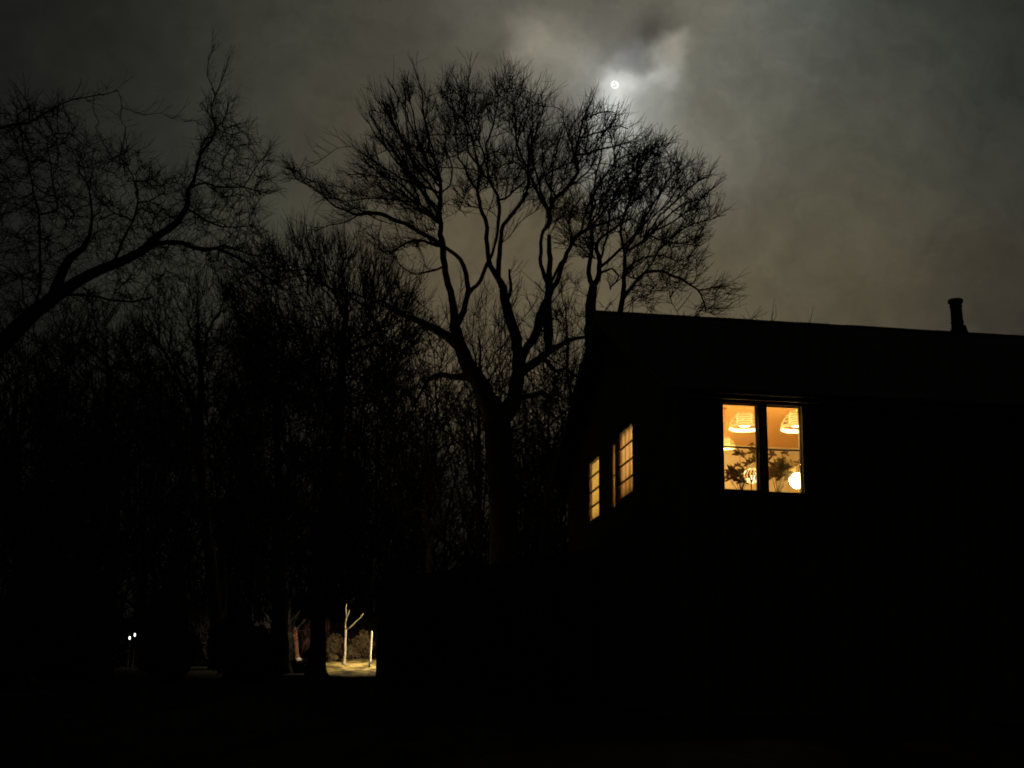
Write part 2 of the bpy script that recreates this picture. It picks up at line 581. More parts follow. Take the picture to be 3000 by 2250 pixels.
def tubes(P, R, n=3):
    """P (N,k,3) polylines, R (N,k) radii -> verts, quads"""
    N, k, _ = P.shape
    d = norm(P[:, -1] - P[:, 0])
    ref = np.where(np.abs(d[:, 2:3]) < 0.8, np.array([[0.1, 0.2, 1.0]]), np.array([[1.0, 0.2, 0.1]]))
    a = norm(np.cross(d, ref))
    b = np.cross(d, a)
    t = np.arange(n) * 2 * math.pi / n
    ring = np.cos(t)[None, :, None] * a[:, None] + np.sin(t)[None, :, None] * b[:, None]      # N,n,3
    V = P[:, :, None] + R[:, :, None, None] * ring[:, None]                                      # N,k,n,3
    idx = np.arange(N * k * n).reshape(N, k, n)
    q = np.stack([idx[:, :-1], np.roll(idx, -1, 2)[:, :-1], np.roll(idx, -1, 2)[:, 1:], idx[:, 1:]], -1)
    return V.reshape(-1, 3), q.reshape(-1, 4)


def merge(parts):
    Vs, Fs, k = [], [], 0
    for V, Q in parts:
        Vs.append(V)
        Fs.append(Q + k)
        k += len(V)
    return np.concatenate(Vs), np.concatenate(Fs)


# ------------------------------------------------------------------ terrain
def gz(x, y):
    x = np.asarray(x, float)
    y = np.asarray(y, float)
    z = np.where(y < 40, -1.6 + 0.0885 * y, 1.94 + 0.083 * (y - 40))
    z = np.where(y > 58, 3.434 + 0.03 * (y - 58), z)
    z = np.where(y > 130, 5.594 + 0.004 * (y - 130), z)
    return z + 0.05 * np.sin(x * 0.7 + 1.3) * np.sin(y * 0.45) + 0.03 * np.sin(x * 1.9) * np.cos(y * 1.3)


xs = np.concatenate([np.linspace(-900, -60, 15)[:-1], np.linspace(-60, 60, 151), np.linspace(60, 900, 15)[1:]])
ys = np.concatenate([np.linspace(-300, -6, 10)[:-1], np.linspace(-6, 90, 150), np.linspace(90, 1500, 20)[1:]])
gx, gy = np.meshgrid(xs, ys)
V = np.stack([gx, gy, gz(gx, gy)], -1).reshape(-1, 3)
ii = np.arange(len(V)).reshape(len(ys), len(xs))
Q = np.stack([ii[:-1, :-1], ii[:-1, 1:], ii[1:, 1:], ii[1:, :-1]], -1).reshape(-1, 4)
ground = fast_mesh('ground', V, Q, M['ground'], smooth=True)
ground['kind'] = 'structure'

# dry pale lawn beyond the shed: a sheet just above the ground, ragged rim shaped to the pool of light
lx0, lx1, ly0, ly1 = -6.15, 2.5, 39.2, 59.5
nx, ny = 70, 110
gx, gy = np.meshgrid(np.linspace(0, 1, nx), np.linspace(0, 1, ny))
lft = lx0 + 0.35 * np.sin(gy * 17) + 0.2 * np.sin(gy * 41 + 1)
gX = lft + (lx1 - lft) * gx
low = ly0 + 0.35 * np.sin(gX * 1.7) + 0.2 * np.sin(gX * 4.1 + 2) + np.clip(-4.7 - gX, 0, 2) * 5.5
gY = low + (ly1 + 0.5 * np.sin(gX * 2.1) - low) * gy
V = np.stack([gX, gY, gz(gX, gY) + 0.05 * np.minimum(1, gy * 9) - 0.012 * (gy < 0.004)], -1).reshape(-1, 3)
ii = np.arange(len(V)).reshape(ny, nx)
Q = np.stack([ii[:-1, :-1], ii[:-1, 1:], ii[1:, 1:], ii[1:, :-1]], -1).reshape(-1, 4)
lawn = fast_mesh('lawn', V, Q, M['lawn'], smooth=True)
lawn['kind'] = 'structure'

# ------------------------------------------------------------------ moon
mm = bpy.data.materials.new('moon_surface')
mm.use_nodes = True
t_ = mm.node_tree
b_ = t_.nodes['Principled BSDF']
b_.inputs['Base Color'].default_value = (0.3, 0.3, 0.29, 1)
n_ = t_.nodes.new('ShaderNodeTexNoise')
n_.inputs['Scale'].default_value = 0.16
n_.inputs['Detail'].default_value = 3
co_ = t_.nodes.new('ShaderNodeTexCoord')
t_.links.new(co_.outputs['Object'], n_.inputs['Vector'])
cr_ = t_.nodes.new('ShaderNodeValToRGB')
cr_.color_ramp.elements[0].position = 0.38
cr_.color_ramp.elements[0].color = (0.55, 0.55, 0.52, 1)
cr_.color_ramp.elements[1].position = 0.55
cr_.color_ramp.elements[1].color = (1, 1, 0.97, 1)
t_.links.new(n_.outputs[0], cr_.inputs[0])
t_.links.new(cr_.outputs[0], b_.inputs['Emission Color'])
b_.inputs['Emission Strength'].default_value = 1.3
mb = MB()
prof = [(8.4 * math.sin(a), -8.4 * math.cos(a)) for a in np.linspace(0.02, math.pi - 0.02, 25)]
mb.lathe(prof, 48)
moon = mb.build('moon', mm, smooth=True)
moon.location = Vector(MOON_DIR) * 3000
moon.scale = (1.0, 1.0, 0.86)
moon.rotation_euler = (0, math.radians(38), 0)
tag(moon, 'bright gibbous moon glowing through a gap in the clouds', 'moon')

# ------------------------------------------------------------------ house
HD = math.radians(9.0)
UV = np.array([math.cos(HD), math.sin(HD), 0])
VV = np.array([-math.sin(HD), math.cos(HD), 0])
_P0 = at(2118, 1177, 24.0)
_d = ray(1993, 1300)
CRN = _d * ((_P0 @ VV) / (_d @ VV))
CRN = np.array([CRN[0], CRN[1], 0.0])
HL, HDp, RY = 14.5, 9.4, 4.85          # length, depth, ridge position
RS = 0.535                               # roof slope
RIDGE = 8.655


def hp(u, v, z):
    p = CRN + UV * u + VV * v
    return (p[0], p[1], z)


house = thing('house', 'dark two storey gabled house with warmly lit upstairs windows', 'house', tuple(CRN), HD)

EZ = RIDGE - 0.16 - RS * RY             # wall top at the front
EZB = RIDGE - 0.16 - RS * (HDp - RY)
FW = [(0.745, 1.355, 4.245, 5.72), (1.505, 2.115, 4.23, 5.72)]
SW = [(3.28, 4.44, 4.73, 6.06), (4.74, 5.02, 4.66, 5.97), (6.19, 7.16, 4.71, 5.99)]
ZB = -0.6
# front wall
us = sorted({0.0, HL} | {q for w in FW for q in w[:2]})
zs = sorted({ZB, EZ} | {q for w in FW for q in w[2:]})
mb = MB()
mb.grid_wall('u', us, zs, FW, 0.0, 0.2)
mb.build('wall', M['siding'], house, weld=True)
# gable wall on the left
us = sorted({0.2, HDp - 0.2} | {q for w in SW for q in w[:2]})
ZT = 6.10
zs = sorted({ZB, 5.6, ZT} | {q for w in SW for q in w[2:]})
mb = MB()
mb.grid_wall('v', us, [z for z in zs if z <= ZT], SW, 0.0, 0.2)
zt = lambda y: RIDGE - 0.16 - RS * abs(y - RY)
ya, yb = RY - (zt(RY) - ZT) / RS, RY + (zt(RY) - ZT) / RS
ya, yb = max(0.2, ya), min(HDp - 0.2, yb)
mb.add([(0, ya, ZT), (0, yb, ZT), (0, yb, zt(yb)), (0, RY, zt(RY)), (0, ya, zt(ya)),
        (0.2, ya, ZT), (0.2, yb, ZT), (0.2, yb, zt(yb)), (0.2, RY, zt(RY)), (0.2, ya, zt(ya))],
       [(0, 1, 2, 3, 4), (9, 8, 7, 6, 5), (1, 6, 7, 2), (2, 7, 8, 3), (3, 8, 9, 4), (4, 9, 5, 0)])
mb.build('wall', M['siding'], house, weld=True)
# right gable and back wall
mb = MB()
mb.box(HL - 0.2, HL, 0.2, HDp - 0.2, ZB, EZ - 0.01)
mb.add([(HL - 0.2, 0.2, EZ), (HL - 0.2, HDp - 0.2, EZ), (HL - 0.2, RY, zt(RY)), (HL, 0.2, EZ), (HL, HDp - 0.2, EZ), (HL, RY, zt(RY))],
       [(0, 1, 2), (5, 4, 3), (0, 2, 5, 3), (1, 4, 5, 2)])
mb.build('wall', M['siding'], house)
mb = MB()
mb.box(0, HL, HDp - 0.2, HDp, ZB, EZB)
mb.build('wall', M['siding'], house)
# corner boards
mb = MB()
mb.box(-0.025, 0.11, -0.025, -0.002, ZB, EZ - 0.02)
mb.box(-0.025, -0.002, -0.002, 0.11, ZB, EZ - 0.02)
mb.build('corner_board', M['trim'], house)
# roof: two slabs
mb = MB()
OG, OE = 0.35, 0.38
x0, x1 = -OG, HL + OG
def slab(y_e, top):
    ze = RIDGE - RS * abs(y_e - RY)
    th = 0.15
    a = [(x0, y_e, ze), (x1, y_e, ze), (x1, RY, RIDGE), (x0, RY, RIDGE)]
    b = [(p[0], p[1], p[2] - th) for p in a]
    mb.add(a + b, [(0, 1, 2, 3), (7, 6, 5, 4), (0, 4, 5, 1), (1, 5, 6, 2), (2, 6, 7, 3), (3, 7, 4, 0)])
slab(-OE, True)
slab(HDp + OE, True)
roof = mb.build('roof', M['roofing'], house)
mb = MB()                                # ridge tiles, slightly uneven
k = 0
x = x0
while x < x1:
    h = 0.035 + 0.008 * rnd.random()
    mb.add([(x, RY - 0.14, RIDGE - 0.06), (x + 0.32, RY - 0.14, RIDGE - 0.06), (x + 0.32, RY, RIDGE + h), (x, RY, RIDGE + h),
            (x, RY + 0.14, RIDGE - 0.06), (x + 0.32, RY + 0.14, RIDGE - 0.06)],
           [(0, 1, 2, 3), (3, 2, 5, 4), (0, 3, 4), (1, 5, 2)])
    x += 0.33
mb.build('ridge_tiles', M['roofing'], roof)
ze = RIDGE - RS * (OE + RY)
mb = MB()
mb.box(x0, x1, -OE - 0.03, -OE - 0.003, ze - 0.18, ze - 0.02)
mb.build('fascia', M['trim'], house)
mb = MB()
g = [(math.cos(a) * 0.065, math.sin(a) * 0.065) for a in np.linspace(math.pi, 2 * math.pi, 9)]
vs, fs = [], []
for xx in (x0, x1):
    for (a, b) in g:
        vs.append((xx, -OE - 0.1 + a, ze - 0.06 + b))
for i in range(8):
    fs.append((i, i + 1, 9 + i + 1, 9 + i))
mb.add(vs, fs)
mb.build('gutter', M['metal'], house, smooth=True)
for (yy, sgn) in ((-OE, 1), (HDp + OE, -1)):          # barge boards on the gable
    zz = RIDGE - RS * abs(yy - RY)
    mb = MB()
    a = [(x0 - 0.025, yy, zz + 0.01), (x0 - 0.025, RY - sgn * 0.002, RIDGE + 0.01), (x0 - 0.025, RY - sgn * 0.002, RIDGE - 0.2), (x0 - 0.025, yy, zz - 0.2)]
    b = [(q[0] + 0.022, q[1], q[2]) for q in a]
    mb.add(a + b, [(0, 1, 2, 3), (7, 6, 5, 4), (0, 4, 5, 1), (1, 5, 6, 2), (2, 6, 7, 3), (3, 7, 4, 0)])
    mb.build('barge_board', M['trim'], house)
# stove pipe
_cp = at(2811, 975, 1.0)
tt = (CRN @ VV + RY - 0.05) / (np.array([_cp[0], _cp[1], 0]) @ VV)
cu = (np.array([_cp[0] * tt, _cp[1] * tt, 0]) - CRN) @ UV
cz = RIDGE - 0.1
mb = MB()
mb.lathe([(0.165, -0.15), (0.16, 0.05), (0.14, 0.16), (0.128, 0.3), (0.134, 0.31), (0.134, 0.35), (0.126, 0.36), (0.12, 0.66), (0.132, 0.67), (0.128, 0.71), (0.12, 0.72)], 20)
chim = mb.build('chimney', M['metal'], house, smooth=False)
chim.location = (cu, RY, cz)
chim.rotation_euler = (0, math.radians(-1.6), 0)
mb = MB()
mb.lathe([(0.12, 0.0), (0.152, 0.045), (0.165, 0.075), (0.15, 0.11), (0.06, 0.125)], 20)
cp = mb.build('chimney_cap', M['metal'], chim)
cp.location = (0, 0, 0.722)
mb = MB()
mb.add([(-0.14, -0.14, 0.04), (0.17, -0.14, 0.04), (0.17, 0.14, 0.04), (-0.14, 0.14, 0.04), (-0.118, -0.11, 0.2), (0.122, -0.11, 0.26), (0.122, 0.11, 0.26), (-0.118, 0.11, 0.2)],
       [(0, 1, 5, 4), (1, 2, 6, 5), (2, 3, 7, 6), (3, 0, 4, 7), (4, 5, 6, 7)])
mb.build('flashing', M['metal'], chim)


# windows -----------------------------------------------------------
def pbox(mb, axis, a, b, t0, t1, c, d):
    if axis == 'u':
        mb.box(a, b, t0, t1, c, d)
    else:
        mb.box(t0, t1, a, b, c, d)


def window(axis, a, b, c, d, glass_t, fw, rows, label, rail=0.02, rowz=None, cols=1):
    e = 0.002
    mb = MB()
    t0, t1 = glass_t - (0.02 if axis == 'u' else 0.012), glass_t + 0.025
    pbox(mb, axis, a + e, a + fw, t0, t1, c + e, d - e)
    pbox(mb, axis, b - fw, b - e, t0, t1, c + e, d - e)
    pbox(mb, axis, a + fw, b - fw, t0, t1, c + e, c + fw)
    pbox(mb, axis, a + fw, b - fw, t0, t1, d - fw, d - e)
    f = mb.build('window', M['frame'], house)
    f['label'] = label
    mb = MB()
    pbox(mb, axis, a + fw, b - fw, glass_t - 0.003, glass_t + 0.003, c + fw, d - fw)
    mb.build('pane', M['glass'], f)
    for z in (rowz or [c + (d - c) * i / rows for i in range(1, rows)]):
        mb = MB()
        pbox(mb, axis, a + fw, b - fw, t0 + 0.002, t1 - 0.002, z - rail / 2, z + rail / 2)
        mb.build('muntin', M['frame'], f)
    for i in range(1, cols):
        z = a + (b - a) * i / cols
        mb = MB()
        pbox(mb, axis, z - 0.006, z + 0.006, glass_t - 0.012, glass_t - 0.004, c + fw, d - fw)
        mb.build('muntin', M['frame'], f)
    mb = MB()
    if axis == 'u':
        mb.box(a - 0.02, b + 0.02, -0.05, 0.05, c - 0.035, c - 0.002)
    else:
        mb.box(-0.045, -0.002, a - 0.04, b + 0.04, c - 0.045, c - 0.002)
    mb.build('sill', M['trim'], f)
    return f


def casing(axis, a, b, c, d, f):
    mb = MB()
    if axis == 'v':
        mb.box(-0.008, -0.002, a - 0.075, a - 0.003, c - 0.002, d + 0.06)
        mb.box(-0.024, -0.002, b + 0.003, b + 0.075, c - 0.002, d + 0.06)
        mb.box(-0.022, -0.002, a - 0.003, b + 0.003, d + 0.002, d + 0.06)
        mb.box(-0.06, -0.003, a - 0.1, b + 0.1, d + 0.062, d + 0.085)
    mb.build('casing', M['trim'], f)


wl = window('u', *FW[0], 0.125, 0.016, 2, 'sash window with a plant and an amber glass globe behind it', rail=0.024, rowz=[4.985])
wr = window('u', *FW[1], 0.125, 0.016, 2, 'sash window with a glaring white globe lamp in its lower corner', rail=0.024, rowz=[4.972])
s1 = window('v', *SW[0], 0.012, 0.018, 4, 'four row gable window with orange pleated curtain nearest the corner', rail=0.028)
s2 = window('v', *SW[1], 0.012, 0.01, 2, 'slit window between the two wider gable windows', rail=0.012, rowz=[5.33])
s3 = window('v', *SW[2], 0.012, 0.018, 4, 'four row yellow gable window farthest from the corner', rail=0.03)
for f, w in ((s1, SW[0]), (s3, SW[2])):
    casing('v', *w, f)

# rooms: floor, ceiling, inner walls
RX1, RV1, RV2 = 5.2, 5.05, HDp - 0.2
FZ, CZ = 3.42, 6.085
mb = MB()
mb.box(0.2, RX1 - 0.1, 0.2, RV2, FZ - 0.2, FZ)
mb.build('floor', M['floorwood'], house)
mb = MB()
mb.box(0.204, RX1 - 0.1, 0.34, RV2 - 0.4, CZ, CZ + 0.02)
mb.build('ceiling', M['boards'], house)
mb = MB()
mb.box(0.205, RX1 - 0.1, RV1, RV1 + 0.1, FZ, CZ - 0.002)
mb.build('inner_wall', M['plaster'], house)
mb = MB()
mb.box(RX1 - 0.1, RX1, 0.2, RV2, FZ - 0.2, CZ + 0.03)
mb.build('inner_wall', M['plaster'], house)
mb = MB()                                # plaster lining of the outer walls, openings left free
us = sorted({0.2, RX1 - 0.1} | {q for w in FW for q in w[:2]})
zs = sorted({FZ, CZ - 0.002} | {q for w in FW for q in w[2:]})
mb.grid_wall('u', us, zs, FW, 0.202, 0.212)
us = sorted({0.212, RV2} | {q for w in SW for q in w[:2]})
zs = sorted({FZ, CZ - 0.002} | {q for w in SW for q in w[2:]})
mb.grid_wall('v', us, zs, SW, 0.202, 0.212)
mb.box(0.212, RX1 - 0.1, RV2 - 0.01, RV2 - 0.002, FZ, CZ - 0.3)
mb.build('wall_lining', M['plaster'], house)


def wall_to(px, py, v):
    """house-local point where the ray through a photo pixel reaches depth v behind the front wall"""
    d = ray(px, py)
    t = ((CRN + VV * v) @ VV) / (d @ VV)
    P = d * t
    return ((P - CRN) @ UV, v, P[2])


# ------------------------------------------------------------------ things in the rooms
def point_light(name, loc, power, color, radius, parent=None):
    l = bpy.data.lights.new(name, 'POINT')
    l.energy = power
    l.color = color
    l.shadow_soft_size = radius
    o = bpy.data.objects.new(name, l)
    COL.objects.link(o)
    if parent:
        o.parent = parent
    o.location = loc
    return o


def pendant(px, py, v, s, label, power):
    u, v, z = wall_to(px, py, v)
    o = thing('pendant_lamp', label, 'pendant lamp', hp(u, v, z), HD, 'slatted pendant lamps under the ceiling')
    mb = MB()
    mb.tube([(0, 0, 0.15 * s), (0, 0, CZ - z - 0.025)], [0.006, 0.006], 8)
    mb.lathe([(0.05, CZ - z - 0.03), (0.045, CZ - z - 0.004)], 16)
    mb.build('cord', M['brass'], o)
    mb = MB()                                              # dome of thin bent slats
    for a in (0.0, 0.25, 0.5, 0.75):
        R = (0.12 + 0.16 * math.sin(a * 1.45)) * s
        mb.torus(R, 0.0045 * s, (0.16 - 0.24 * a) * s, 40, 6, rz=0.004 * s)
    for i in range(8):                                     # ribs that carry them
        t = 2 * math.pi * (i + 0.3) / 8
        pts = []
        for a in np.linspace(0, 1, 7):
            R = (0.12 + 0.16 * math.sin(a * 1.45)) * s
            pts.append((R * math.cos(t), R * math.sin(t), (0.16 - 0.24 * a) * s))
        mb.tube(pts, [0.0025 * s] * 7, 5)
    mb.build('outer_shade', M['slat'], o, smooth=True)
    mb = MB()
    mb.lathe([(0.268 * s, -0.075 * s), (0.274 * s, -0.1 * s), (0.275 * s, -0.13 * s)], 48, caps=False)
    mb.build('rim', M['rim'], o, smooth=True)
    mb = MB()
    mb.lathe([(0.272 * s, -0.073 * s), (0.279 * s, -0.1 * s), (0.28 * s, -0.132 * s)], 48, caps=False)
    mb.build('rim_band', M['slat'], o, smooth=True)
    mb = MB()
    for i in range(5):
        mb.torus(0.135 * s, 0.009 * s, (0.11 - 0.037 * i) * s, 36, 6, rz=0.010 * s)
    mb.build('inner_shade', M['slat_in'], o, smooth=True)
    mb = MB()
    mb.lathe([(0.06 * s, 0.125 * s), (0.118 * s, 0.115 * s), (0.118 * s, -0.028 * s)], 30, caps=False)
    mb.build('core', M['core'], o, smooth=True)
    mb = MB()
    mb.lathe([(0.10 * s, -0.07 * s), (0.122 * s, -0.062 * s), (0.122 * s, -0.046 * s), (0.1 * s, -0.04 * s)], 32)
    mb.build('diffuser', M['diffuser'], o, smooth=False)
    point_light('bulb_light', (0, 0, -0.14 * s), power * 0.65, (1.0, 0.6, 0.22), 0.05, o)
    point_light('bulb_light', (0, 0, 0.2 * s), power * 0.3, (1.0, 0.57, 0.2), 0.05, o)
    return o


pendant(2181, 1236, 1.15, 0.98, 'slatted dome pendant lamp whole in the left sash window', 52)
pendant(2336, 1236, 1.0, 1.06, 'slatted dome pendant lamp cut off by the right sash window edge', 95)
pendant(2124, 1299, 1.9, 0.66, 'small slatted pendant lamp low at the left window jamb', 12)
# back room lamp: a plain ceiling bowl
o = thing('ceiling_lamp', 'round ceiling lamp of the room behind the yellow gable window', 'ceiling lamp', hp(1.1, 6.7, CZ - 0.002), HD)
mb = MB()
mb.lathe([(0.05, -0.13), (0.13, -0.11), (0.17, -0.06), (0.18, -0.02)], 28)
mb.build('bowl', M['diffuser'], o)
mb = MB()
mb.lathe([(0.19, -0.018), (0.19, 0.0)], 28)
mb.build('mount', M['brass'], o)
point_light('bulb_light', (0, 0, -0.25), 170, (1.0, 0.7, 0.27), 0.1, o)


o = thing('added_floor_lamp', 'added unseen floor lamp brightening the orange curtained gable window', 'floor lamp', hp(0.8, 3.75, FZ), HD)  # added lamp, out of sight, to brighten the curtains and ceiling
mb = MB()
mb.lathe([(0.14, 0.001), (0.14, 0.02), (0.015, 0.035), (0.012, 1.75)], 24)
mb.build('stand', M['brass'], o)
mb = MB()
mb.lathe([(0.2, 1.7), (0.13, 1.98), (0.125, 1.98), (0.195, 1.7)], 28, caps=False)
mb.build('shade', M['slat'], o)
point_light('bulb_light', (0, 0, 2.03), 118, (1.0, 0.68, 0.27), 0.06, o)


# curtains in the gable windows: pleated cloth close to the glass
def curtain(w, t, amp, pleats, label, mk, name='curtain', margin=0.035):
    a, b, c, d = w
    n = pleats * 12
    vs, fs = [], []
    rows = 6
    for j in range(rows + 1):
        z = c + 0.03 + (d - c - 0.06) * j / rows
        for i in range(n + 1):
            s_ = a + margin + (b - a - 2 * margin) * i / n
            ph = 2 * math.pi * pleats * i / n
            x = t + amp * math.sin(ph + 0.25 * math.sin(j * 1.1)) + amp * 0.35 * math.sin(2.3 * ph + 1)
            vs.append((x - t, s_ - (a + b) / 2, z - c))
    for j in range(rows):
        for i in range(n):
            k0 = j * (n + 1) + i
            fs.append((k0, k0 + 1, k0 + n + 2, k0 + n + 1))
    mb = MB()
    mb.add(vs, fs)
    o = mb.build(name, M[mk], smooth=True)
    o.location = hp(t, (a + b) / 2, c)
    o.rotation_euler = (0, 0, HD)
    md = o.modifiers.new('thickness', 'SOLIDIFY')
    md.thickness = 0.002
    tag(o, label, 'curtain', 'curtains in the gable windows')
    return o


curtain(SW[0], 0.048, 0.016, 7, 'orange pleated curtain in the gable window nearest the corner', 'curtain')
curtain(SW[1], 0.03, 0.006, 2, 'pale curtain strip in the slit gable window', 'pale_curtain')
curtain(SW[2], 0.06, 0.01, 8, 'yellow curtain in the gable window farthest from the corner', 'yellow_curtain')

# console table under the front windows
TZ = 4.13
o = thing('console_table', 'wooden console table just below the pair of sash windows', 'table', hp(1.43, 0.52, FZ), HD)
mb = MB()
mb.box(-0.95, 0.95, -0.27, 0.27, TZ - FZ - 0.04, TZ - FZ)
mb.build('tabletop', M['wood'], o)
for sx in (-1, 1):
    for sy in (-1, 1):
        mb = MB()
        mb.add([(sx * 0.9 - 0.03, sy * 0.22 - 0.03, TZ - FZ - 0.04), (sx * 0.9 + 0.03, sy * 0.22 - 0.03, TZ - FZ - 0.04), (sx * 0.9 + 0.03, sy * 0.22 + 0.03, TZ - FZ - 0.04), (sx * 0.9 - 0.03, sy * 0.22 + 0.03, TZ - FZ - 0.04),
                (sx * 0.9 - 0.018, sy * 0.22 - 0.018, 0), (sx * 0.9 + 0.018, sy * 0.22 - 0.018, 0), (sx * 0.9 + 0.018, sy * 0.22 + 0.018, 0), (sx * 0.9 - 0.018, sy * 0.22 + 0.018, 0)],
               [(0, 1, 2, 3), (7, 6, 5, 4), (0, 4, 5, 1), (1, 5, 6, 2), (2, 6, 7, 3), (3, 7, 4, 0)])
        mb.build('leg', M['wood'], o)


def leaflet(mb, p, d, nrm, L, W):
    d = d / np.linalg.norm(d)
    s_ = np.cross(d, nrm)
    s_ = s_ / (np.linalg.norm(s_) + 1e-9)
    n2 = np.cross(s_, d)
    pts = []
    for (t, w) in ((0.0, 0.08), (0.25, 0.8), (0.55, 1.0), (0.8, 0.55), (1.0, 0.02)):
        c = p + d * L * t + n2 * (-0.25 * L * t * t)
        pts += [c - s_ * W * w / 2 + n2 * 0.12 * W, c, c + s_ * W * w / 2 + n2 * 0.12 * W]
    fs = []
    for i in range(4):
        fs += [(3 * i, 3 * i + 1, 3 * i + 4, 3 * i + 3), (3 * i + 1, 3 * i + 2, 3 * i + 5, 3 * i + 4)]
    mb.add(pts, fs)


def plant(px, v, heads, label, seed):
    """potted plant; heads = photo pixels of its leaf fans"""
    r = random.Random(seed)
    u, v, z = wall_to(px, 1440, v)
    base = np.array(hp(u, v, TZ))
    o = thing('potted_plant', label, 'potted plant', tuple(base), 0.0, 'potted plants behind the sash windows')
    mb = MB()
    mb.lathe([(0.055, 0.001), (0.075, 0.11), (0.082, 0.11), (0.082, 0.13), (0.07, 0.13), (0.066, 0.115)], 20)
    mb.build('pot', M['pot'], o)
    ms, ml = MB(), MB()
    for (hx, hy, n, L) in heads:
        q = wall_to(hx, hy, v + r.uniform(-0.1, 0.14))
        H = np.array(hp(*q)) - base
        mid = H * 0.5 + np.array([0, 0, 0.05]) + np.array([r.uniform(-.03, .03), r.uniform(-.03, .03), 0])
        pts = []
        for t in np.linspace(0, 1, 7):
            pts.append((1 - t) ** 2 * np.array([0, 0, 0.115]) + 2 * t * (1 - t) * mid + t * t * H)
        ms.tube(pts, [0.006 - 0.003 * t for t in np.linspace(0, 1, 7)], 5)
        out = r.uniform(-0.6, 0.6)
        for i in range(n):
            a = out + math.pi * 0.5 + (i - (n - 1) / 2) * (math.pi * 1.35 / n)
            d = UV * math.cos(a) + np.array([0, 0, 1]) * math.sin(a) + VV * r.uniform(-0.5, 0.5)
            leaflet(ml, H, d, -VV + np.array([r.uniform(-.4, .4), 0, 0.5]), L * r.uniform(0.8, 1.35), L * r.uniform(0.38, 0.6))
    ms.build('stem', M['leaf'], o, smooth=True)
    ml.build('foliage', M['leaf'], o, smooth=True)
    return o


plant(2170, 0.42, [(2146, 1385, 9, 0.13), (2168, 1332, 6, 0.12), (2206, 1328, 7, 0.12), (2192, 1360, 6, 0.11), (2212, 1352, 6, 0.11),
                   (2140, 1403, 6, 0.10), (2160, 1398, 6, 0.13), (2174, 1412, 6, 0.13), (2188, 1392, 6, 0.11), (2203, 1303, 4, 0.06), (2160, 1365, 5, 0.09),
                   (2130, 1398, 4, 0.08), (2176, 1385, 5, 0.11)],
      'potted plant with finger shaped leaves in the left sash window', 3)
plant(2278, 0.42, [(2265, 1335, 5, 0.12), (2272, 1372, 6, 0.14), (2292, 1352, 7, 0.14), (2300, 1372, 6, 0.14), (2262, 1395, 5, 0.12), (2315, 1365, 5, 0.14),
                   (2280, 1380, 7, 0.2), (2268, 1390, 6, 0.19), (2292, 1395, 6, 0.17), (2308, 1398, 5, 0.12), (2340, 1358, 4, 0.1), (2326, 1385, 5, 0.11), (2300, 1330, 4, 0.1), (2257, 1372, 4, 0.1)],
      'dense dark potted plant in the right sash window', 5)


def globe_lamp(px, py, v, R, label, kind):
    u, v, z = wall_to(px, py, v)
    o = thing('globe_lamp', label, 'table lamp', hp(u, v, TZ), HD, 'globe lamps on the console table')
    mb = MB()
    h = z - TZ - R * 0.96
    mb.lathe([(0.07, 0.001), (0.07, 0.012), (0.02, 0.03), (0.014, max(0.04, h - 0.02)), (0.04, h + 0.015)], 24)
    mb.build('base', M['brass'], o)
    glow = kind == 'bright'
    if glow:
        point_light('bulb_light', (0, -0.02, z - TZ + R * 1.4), 4, (1, 0.7, 0.32), 0.05, o)
    if True:                                # shingled cut-glass globe: rows of tilted glass tongues
        body = MB()
        body.lathe([(0.8 * R * math.sin(a), z - TZ - 0.8 * R * math.cos(a)) for a in np.linspace(0.1, math.pi - 0.05, 16)], 24)
        body.build('globe', M['globe' if glow else 'cutglass3'], o, smooth=True)
        r = random.Random(4)
        sets = {'cutglass': MB(), 'cutglass2': MB()}
        for i in range(7):
            th = 0.35 + i * 0.4
            n = max(5, int(15 * math.sin(th)))
            for j in range(n):
                ph = 2 * math.pi * (j + 0.5 * (i % 2) + r.uniform(-.15, .15)) / n
                c = np.array([math.sin(th) * math.cos(ph), math.sin(th) * math.sin(ph), math.cos(th)]) * R
                e1 = np.array([math.cos(th) * math.cos(ph), math.cos(th) * math.sin(ph), -math.sin(th)])
                e2 = np.array([-math.sin(ph), math.cos(ph), 0])
                nn = c / np.linalg.norm(c)
                L, W = R * 0.3, R * 0.115
                c = c + np.array([0, 0, z - TZ])
                m_ = sets[r.choice(['cutglass', 'cutglass', 'cutglass2'])]
                tl = e1 + nn * r.uniform(0.1, 0.5)
                m_.add([c - tl * L - e2 * W, c - tl * L + e2 * W, c + tl * L + e2 * W * 0.5, c + tl * L - e2 * W * 0.5,
                        c + nn * 0.012 - tl * L * 0.6, c + nn * 0.012 + tl * L * 0.5],
                       [(0, 3, 5, 4), (1, 4, 5, 2), (0, 4, 1), (3, 2, 5), (0, 1, 2, 3)])
        for k_, m_ in sets.items():
            m_.build('glass_tongues', M['globe' if glow else k_], o)
    return o


globe_lamp(2201, 1394, 0.34, 0.125, 'amber cut glass globe lamp among leaves in the left sash window', 'cut')
globe_lamp(2336, 1408, 0.40, 0.12, 'glaring white globe lamp at the lower corner of the right window', 'bright')


